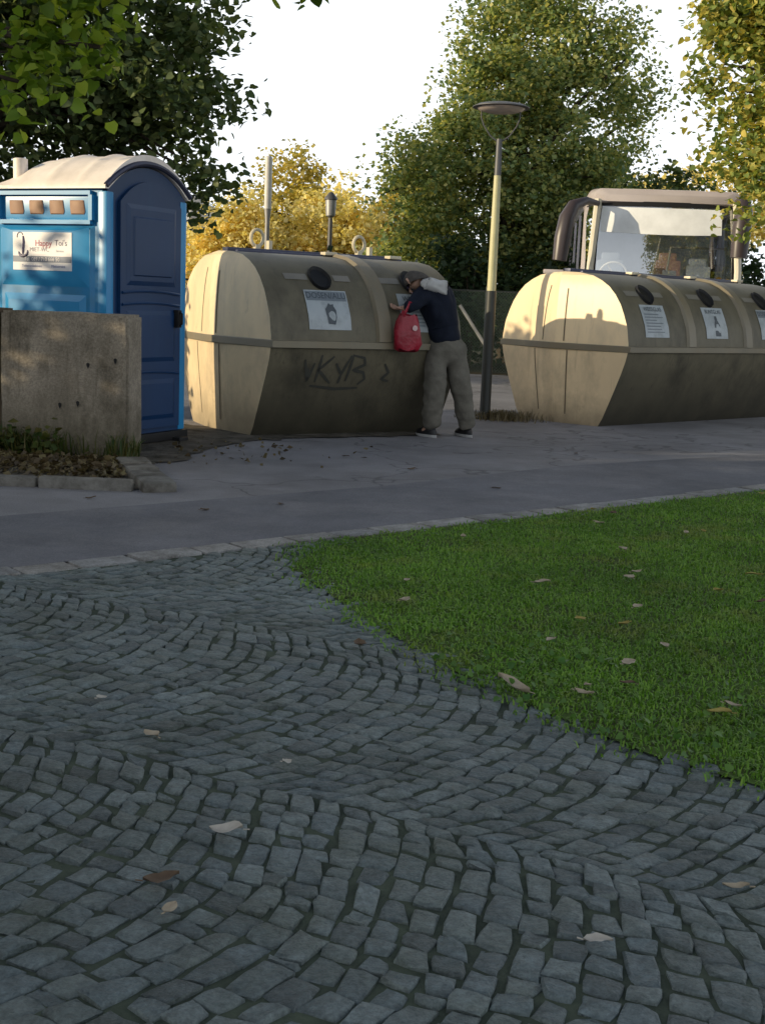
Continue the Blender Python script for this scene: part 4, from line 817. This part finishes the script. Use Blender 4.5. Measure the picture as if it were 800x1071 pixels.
    mb = MB(); mb.tube([(.2, 1.1, 2.28), (1.1, 1.1, 2.28)], .018, 6); mb.tube([(.2, 1.1, 2.28), (.16, 1.1, 1.9)], .018, 6); mb.tube([(-.1, .9, 1.8), (.0, .9, 2.4)], .015, 6); mb.build('grab_rail', M['steel'], t)
    for s in (-1, 1):
        mb = MB(); mb.tube([ws(s * .2 - .1, .01, .03), ws(s * .45 - .1, .10, .03), ws(s * .62 - .15, .28, .03)], [.015, .011, .008], 6); mb.build('wiper', M['black'], t)
    # long drooping mirrors on both front corners
    mb = MB(); mb.tube([(-1.08, .22, 2.88), (-1.28, .02, 2.90), (-1.48, -.15, 2.80), (-1.575, -.25, 2.60), (-1.62, -.28, 2.30), (-1.65, -.29, 1.95)], [.04, .065, .105, .13, .135, .115], 12); m = mb.build('mirror', M['mirror'], t)
    mb = MB(); mb.box((-1.61, -.20, 2.3), (.15, .04, .5)); mb.build('mirror_glass', M['glass_dark'], m)
    mb = MB(); mb.box((-1.72, -.15, 1.78), (.34, .10, .07)); mb.build('marker_lamp', M['bus_body'], m, bevel=.02)
    mb = MB(); mb.tube([(1.06, .25, 2.96), (1.10, .02, 3.0), (1.10, -.25, 2.94), (1.09, -.36, 2.78), (1.07, -.40, 2.45), (1.06, -.41, 2.08)], [.035, .06, .10, .135, .145, .125], 12); m = mb.build('mirror', M['mirror'], t)
    mb = MB(); mb.box((1.065, -.28, 2.4), (.2, .04, .55)); mb.build('mirror_glass', M['glass_dark'], m)
    for s in (-1, 1):
        mb = MB(); mb.lathe([(0, -.02), (.07, -.012), (.1, 0), (.1, .03)], 16); o = mb.build('headlight', M['lamp_glass'], t); o.location = (s * .82, -.065, .68); o.rotation_euler.x = R(90)
        for y in (2.2, 8.2):
            mb = MB(); mb.lathe([(.28, -.14), (.44, -.14), (.48, -.10), (.48, .10), (.44, .14), (.28, .14)], 24); w = mb.build('tyre', M['black'], t); w.location = (s * 1.12, y, .48); w.rotation_euler.y = R(90)
            mb = MB(); mb.lathe([(0, .10), (.10, .12), (.14, .06), (.27, .10), (.285, .13)], 24); mb.lathe([(0, -.10), (.10, -.12), (.14, -.06), (.27, -.10), (.285, -.13)], 24); mb.build('rim', M['steel'], w)
    mb = MB(); mb.box((0, -.075, .48), (.52, .012, .12)); mb.build('number_plate', M['bus_white'], t)
    # soft toy bundle lying on the dashboard
    b = empty('soft_toy', (4.28 + .78, 20 + .22, 1.312), 0, 'pink and orange soft toys lying behind the windscreen of the coach', 'soft toy')
    g = random.Random(5)
    for nm, mm, cs in (('pink_toy', 'plush_pink', ((-.16, .04, .12, .13), (-.02, 0, .18, .1), (-.24, .02, .08, .09))), ('orange_toy', 'plush_orange', ((.12, 0, .16, .15), (.20, .02, .34, .11), (.08, -.04, .30, .07), (.27, -.04, .42, .05), (.13, -.05, .44, .05)))):
        mb = MB()
        for x, y, z, r in cs: mb.lathe([(r * math.sin(a) * (1 + .06 * math.sin(4 * a)) + .0005, -r * math.cos(a)) for a in np.linspace(0, math.pi, 10)], 14, (x, y, z))
        mb.build(nm, M[mm], b, smooth=60)
coach()

# ------------------------------------------------------------------ far white building
t = empty('white_building', (-10.1, 46, 0), 0, 'white flat-roofed building seen in the gap right of the toilet cabin', 'building')
mb = MB(); mb.box((0, 0, 1.4), (6.3, 6, 2.8)); mb.build('wall', M['plaster'], t)
mb = MB(); mb.box((0, 0, 3.65), (6.5, 6.2, 1.7)); mb.build('roof_fascia', M['plaster'], t)
for i in range(4):
    mb = MB(); mb.box((-2.25 + i * 1.5, -3.01, 1.75), (1.3, .06, 1.7)); w = mb.build('window', M['win'], t)
    mb = MB(); mb.box((-2.25 + i * 1.5, -3.045, .87), (1.4, .08, .05)); mb.box((-2.25 + i * 1.5, -3.045, 1.75), (.05, .04, 1.66)); mb.build('frame', M['steel'], w)
mb = MB(); mb.box((2.95, -3.02, 1.05), (.3, .06, 2.1)); mb.build('door', M['wood'], t)

# ------------------------------------------------------------------ trees
def lob(*a): return [((x, y, z), (rx, ry, rz)) for x, y, z, rx, ry, rz in a]
GT = 'trees around the square'
tree('linden_tree', 'near tree whose bright green hanging branch enters at the top left', 'tree', (-5.2, 7.6, 0), 2.6, .2,
     lob((.3, 0, 4.6, 2.2, 2.0, 1.6), (2.2, -.2, 3.4, 1.0, .9, .8), (3.40, -.6, 2.62, .42, .5, .34), (3.6, -.4, 3.3, .7, .6, .4), (3.2, -.6, 2.30, .16, .22, .16), (4.66, -.6, 2.96, .10, .12, .07)), 190, 80, .064, M['L_near'], 31, .27, LEAF_H, GT, 26, .5)
tree('broadleaf_tree', 'dark green tree directly behind the blue toilet cabin', 'tree', (-7.5, 21.6, 0), 2.6, .3,
     lob((0, 0, 6.0, 4.2, 2.7, 3.3), (2.4, 0, 5.6, 2.1, 2.0, 2.1), (-2.1, -.2, 4.6, 3.0, 2.3, 2.5), (3.5, -.3, 4.6, 1.35, 1.4, 1.3), (2.4, .2, 3.4, 2.0, 1.7, 1.1), (.3, .3, 3.0, 3.0, 2.0, 1.1), (4.2, 0, 3.0, .5, .7, .7)), 600, 100, .115, M['L_dark'], 41, .46, LEAF_H, GT, 30, .42)
tree('maple_tree', 'tallest tree, green below and sunlit above, behind the street lamp', 'tree', (2.7, 28.2, 0), 1.8, .26,
     lob((0, 0, 4.3, 2.1, 2.2, 2.6), (.3, .2, 7.4, 1.5, 1.7, 1.5), (-.9, .1, 6.6, .9, 1.1, .9), (1.55, 0, 6.7, .95, 1.1, .9), (-2.0, -.4, 3.4, 1.15, 1.5, 1.6), (-2.5, -.2, 2.2, .8, 1.1, .9), (2.1, -.2, 5.5, .85, 1.2, .9), (1.7, -.3, 4.3, .9, 1.2, .8), (1.2, 0, 2.9, 1.7, 1.8, 1.3), (-1.3, 0, 5.3, .75, 1.1, .7), (-.3, 0, 1.8, 2.6, 1.8, .9)), 560, 140, .105, M['L_mid'], 51, .43, LEAF_Q, GT, 34, .42)
for i, (x, y, h, w, mm, lab) in enumerate([(-5.0, 40, 4.6, 1.6, 'L_gold', 'lower golden tree left of the tall white pole'), (-1.9, 41, 5.2, 1.9, 'L_gold', 'golden tree directly behind the slim dark lantern'), (-3.6, 45, 6.6, 2.0, 'L_olive', 'taller olive-gold tree behind the tall white pole'), (.6, 44, 6.3, 2.0, 'L_olive', 'olive tree left of the tallest tree, above the container with graffiti'), (-8.6, 47, 4.8, 2.2, 'L_olive', 'far olive tree mostly hidden behind the toilet cabin')]):
    tree('autumn_tree', lab, 'tree', (x, y, 0), h * .25, .16, lob((0, 0, h * .55, w, w, h * .34), (-.5 * w, 0, h * .42, w * .7, w * .7, h * .28), (.5 * w, .1, h * .48, w * .7, w * .7, h * .3), (0, 0, h * .78, w * .55, w * .55, h * .2)), 230, 52, .16, M[mm], 60 + i * 5, .42, LEAF_Q, GT, 16, .42)
tree('chestnut_tree', 'tree at the right edge with yellowing leaves hanging before the coach', 'tree', (6.6, 15.6, 0), 2.2, .22,
     lob((0, 0, 4.4, 2.3, 2.2, 2.2), (-1.5, -.3, 3.9, 1.05, 1.2, 1.6), (-1.5, -.6, 2.7, 1.3, 1.1, .72), (-2.35, -.4, 2.85, .75, .8, .45), (-2.2, -.2, 4.0, .9, 1, 1.0), (-1.8, 0, 5.2, 1.2, 1.2, 1.0), (-2.5, 0, 4.9, .5, .7, .6)), 480, 130, .070, M['L_chest'], 91, .32, LEAF_H, GT, 26, .42)
tree('autumn_tree', 'low golden tree seen above the coach roof', 'tree', (8.2, 36, 0), 1.5, .16, lob((0, 0, 3.6, 2.4, 2, 1.9), (-1.6, 0, 3.2, 1.3, 1.4, 1.3), (1.5, 0, 4.2, 1.4, 1.4, 1.4)), 150, 42, .16, M['L_gold'], 97, .4, LEAF_Q, GT, 14)
tree('broadleaf_tree', 'dark tree behind the left mirror of the coach', 'tree', (5.6, 31.5, 0), 1.5, .18, lob((0, 0, 3.2, 2.2, 1.8, 2.0), (1.7, 0, 3.0, 1.4, 1.3, 1.7), (-1.3, 0, 2.6, 1.4, 1.4, 1.7)), 230, 46, .14, M['L_dark'], 101, .4, LEAF_Q, GT, 18)
for i, (x, y, rx, rz, lab) in enumerate([(-6.6, 18.4, 1.7, 2.6, 'dark bush under the tree, hidden low behind the toilet cabin'), (-9.6, 18.6, 1.8, 2.8, 'dark bush outside the left edge beyond the toilet'), (-.9, 25.5, 1.7, 2.2, 'dark bush behind the fence above the container with graffiti'), (1.6, 25.2, 1.6, 2.3, 'dark bush behind the fence right of the person'), (3.9, 25.6, 1.6, 2.6, 'dark bush behind the fence left of the coach'), (6.6, 26, 1.8, 2.4, 'dark bush behind the fence hidden by the coach'), (9.6, 25, 1.8, 2.6, 'dark bush right of the coach')]):
    bush('bush', lab, (x, y, 0), (rx, 1.1, rz), 5200, .13, M['L_hedge'], 120 + i * 4, 'bush', 'bushes along the far edge')
# low hedge row far behind so that the view closes below the crowns
for i, (x, w) in enumerate([(-12, 5), (-4, 5), (4, 5), (13, 6)]):
    bush('far_hedge', ['far hedge behind the toilet side of the square', 'far hedge under the golden trees', 'far hedge behind the tallest tree', 'far hedge right of the coach'][i], (x, 49, 0), (w, 1.6, 2.6), 5200, .22, M['L_hedge'], 160 + i * 4, 'hedge', 'far hedges')

# ------------------------------------------------------------------ unseen objects added left of the frame to block the low sun
t = empty('unseen_house', (-19, -8.2, 0), 0, 'unseen building added left of the frame to shade the cobbles', 'building')
mb = MB(); mb.box((0, 0, 2.6), (8, 19, 5.2)); mb.build('wall', M['plaster'], t)
mb = MB(); mb.add([(-4.4, -9.9, 5.202), (4.4, -9.9, 5.202), (4.4, 9.9, 5.202), (-4.4, 9.9, 5.202), (0, -9.9, 8), (0, 9.9, 8)], [(0, 1, 4), (3, 5, 2), (1, 2, 5, 4), (0, 4, 5, 3), (0, 3, 2, 1)]); mb.build('roof', M['tiles'], t, smooth=0)
for i in range(5):
    for z in (1.5, 3.9):
        if i == 2 and z < 2: continue
        mb = MB(); mb.box((4.0, -7 + i * 3.5, z), (.08, 1.1, 1.3)); w = mb.build('window', M['win'], t); mb = MB(); mb.box((4.05, -7 + i * 3.5, z), (.03, .06, 1.3)); mb.build('frame', M['bus_white'], w)
mb = MB(); mb.box((4.0, 0, 1.05), (.08, 1.0, 2.1)); mb.build('door', M['wood'], t)
bush('hedge', 'unseen hedge added left of the frame to shade the toilet cabin', (-10.2, 6.2, 0), (1.0, 2.0, 3.15), 9000, .14, M['L_hedge'], 190, 'hedge', 'unseen hedges added for shade')
bush('hedge', 'unseen hedge added left of the frame to shade the road and lawn', (-10.4, 2.2, 0), (1.0, 2.9, 3.8), 14000, .14, M['L_hedge'], 194, 'hedge', 'unseen hedges added for shade')
bush('bush', 'unseen bush added left of the frame to shade the right-hand container', (-6.5, 11.3, 0), (1.0, .62, 2.75), 34000, .13, M['L_hedge'], 198, 'bush', 'bushes along the far edge')  # added to keep the sun off the right container's lower end

# ------------------------------------------------------------------ sun, sky, camera
EL, AZ = 13.0, 18.0                                    # sun low on the left, a little behind the camera; light travels along (cos AZ, sin AZ)
to_sun = Vector((-math.cos(R(AZ)) * math.cos(R(EL)), -math.sin(R(AZ)) * math.cos(R(EL)), math.sin(R(EL))))
sd = bpy.data.lights.new('sun', 'SUN'); sd.energy = 5.0; sd.angle = R(.5); sd.color = (1.0, .83, .55)
so = bpy.data.objects.new('sun', sd); COL.objects.link(so); so.rotation_euler = (-to_sun).to_track_quat('-Z', 'Y').to_euler(); so.location = to_sun * 60
w = bpy.data.worlds.new('World'); scene.world = w; w.use_nodes = True; nt = w.node_tree; nt.nodes.clear()
sky = nt.nodes.new('ShaderNodeTexSky'); sky.sky_type = 'NISHITA'; sky.sun_disc = False; sky.sun_elevation = R(EL); sky.sun_rotation = math.atan2(to_sun.x, to_sun.y); sky.dust_density = 4.0; sky.air_density = 1.0; sky.ozone_density = 1.5
bg = nt.nodes.new('ShaderNodeBackground'); bg.inputs['Strength'].default_value = .13; out = nt.nodes.new('ShaderNodeOutputWorld')
# summer-evening haze: the sky whitens towards the horizon
tc = nt.nodes.new('ShaderNodeTexCoord'); sx = nt.nodes.new('ShaderNodeSeparateXYZ'); nt.links.new(tc.outputs['Generated'], sx.inputs[0])
mr = nt.nodes.new('ShaderNodeMapRange'); mr.interpolation_type = 'SMOOTHSTEP'; mr.inputs[1].default_value = .24; mr.inputs[2].default_value = .85; mr.inputs[3].default_value = 1; mr.inputs[4].default_value = 0; nt.links.new(sx.outputs[2], mr.inputs[0])
hz = mixc(nt, sky.outputs[0], (9.0, 9.5, 9.9), mr.outputs[0])
nt.links.new(hz, bg.inputs[0]); nt.links.new(bg.outputs[0], out.inputs[0])
cam = bpy.data.cameras.new('camera'); co = bpy.data.objects.new('camera', cam); COL.objects.link(co); scene.camera = co
cam.sensor_fit = 'VERTICAL'; cam.sensor_height = 24; cam.lens = 24 * 1300 / 1071; cam.clip_start = .05; cam.clip_end = 2000
co.matrix_world = Matrix.Translation((0, 0, 1.2)) @ Matrix.Rotation(R(90 - 9.5838), 4, 'X') @ Matrix.Rotation(R(2.3), 4, 'Z')
scene.render.filter_size = 2.0
scene.view_settings.view_transform = 'Standard'; scene.view_settings.look = 'None'; scene.view_settings.exposure = 0
scene.cycles.use_adaptive_sampling = True
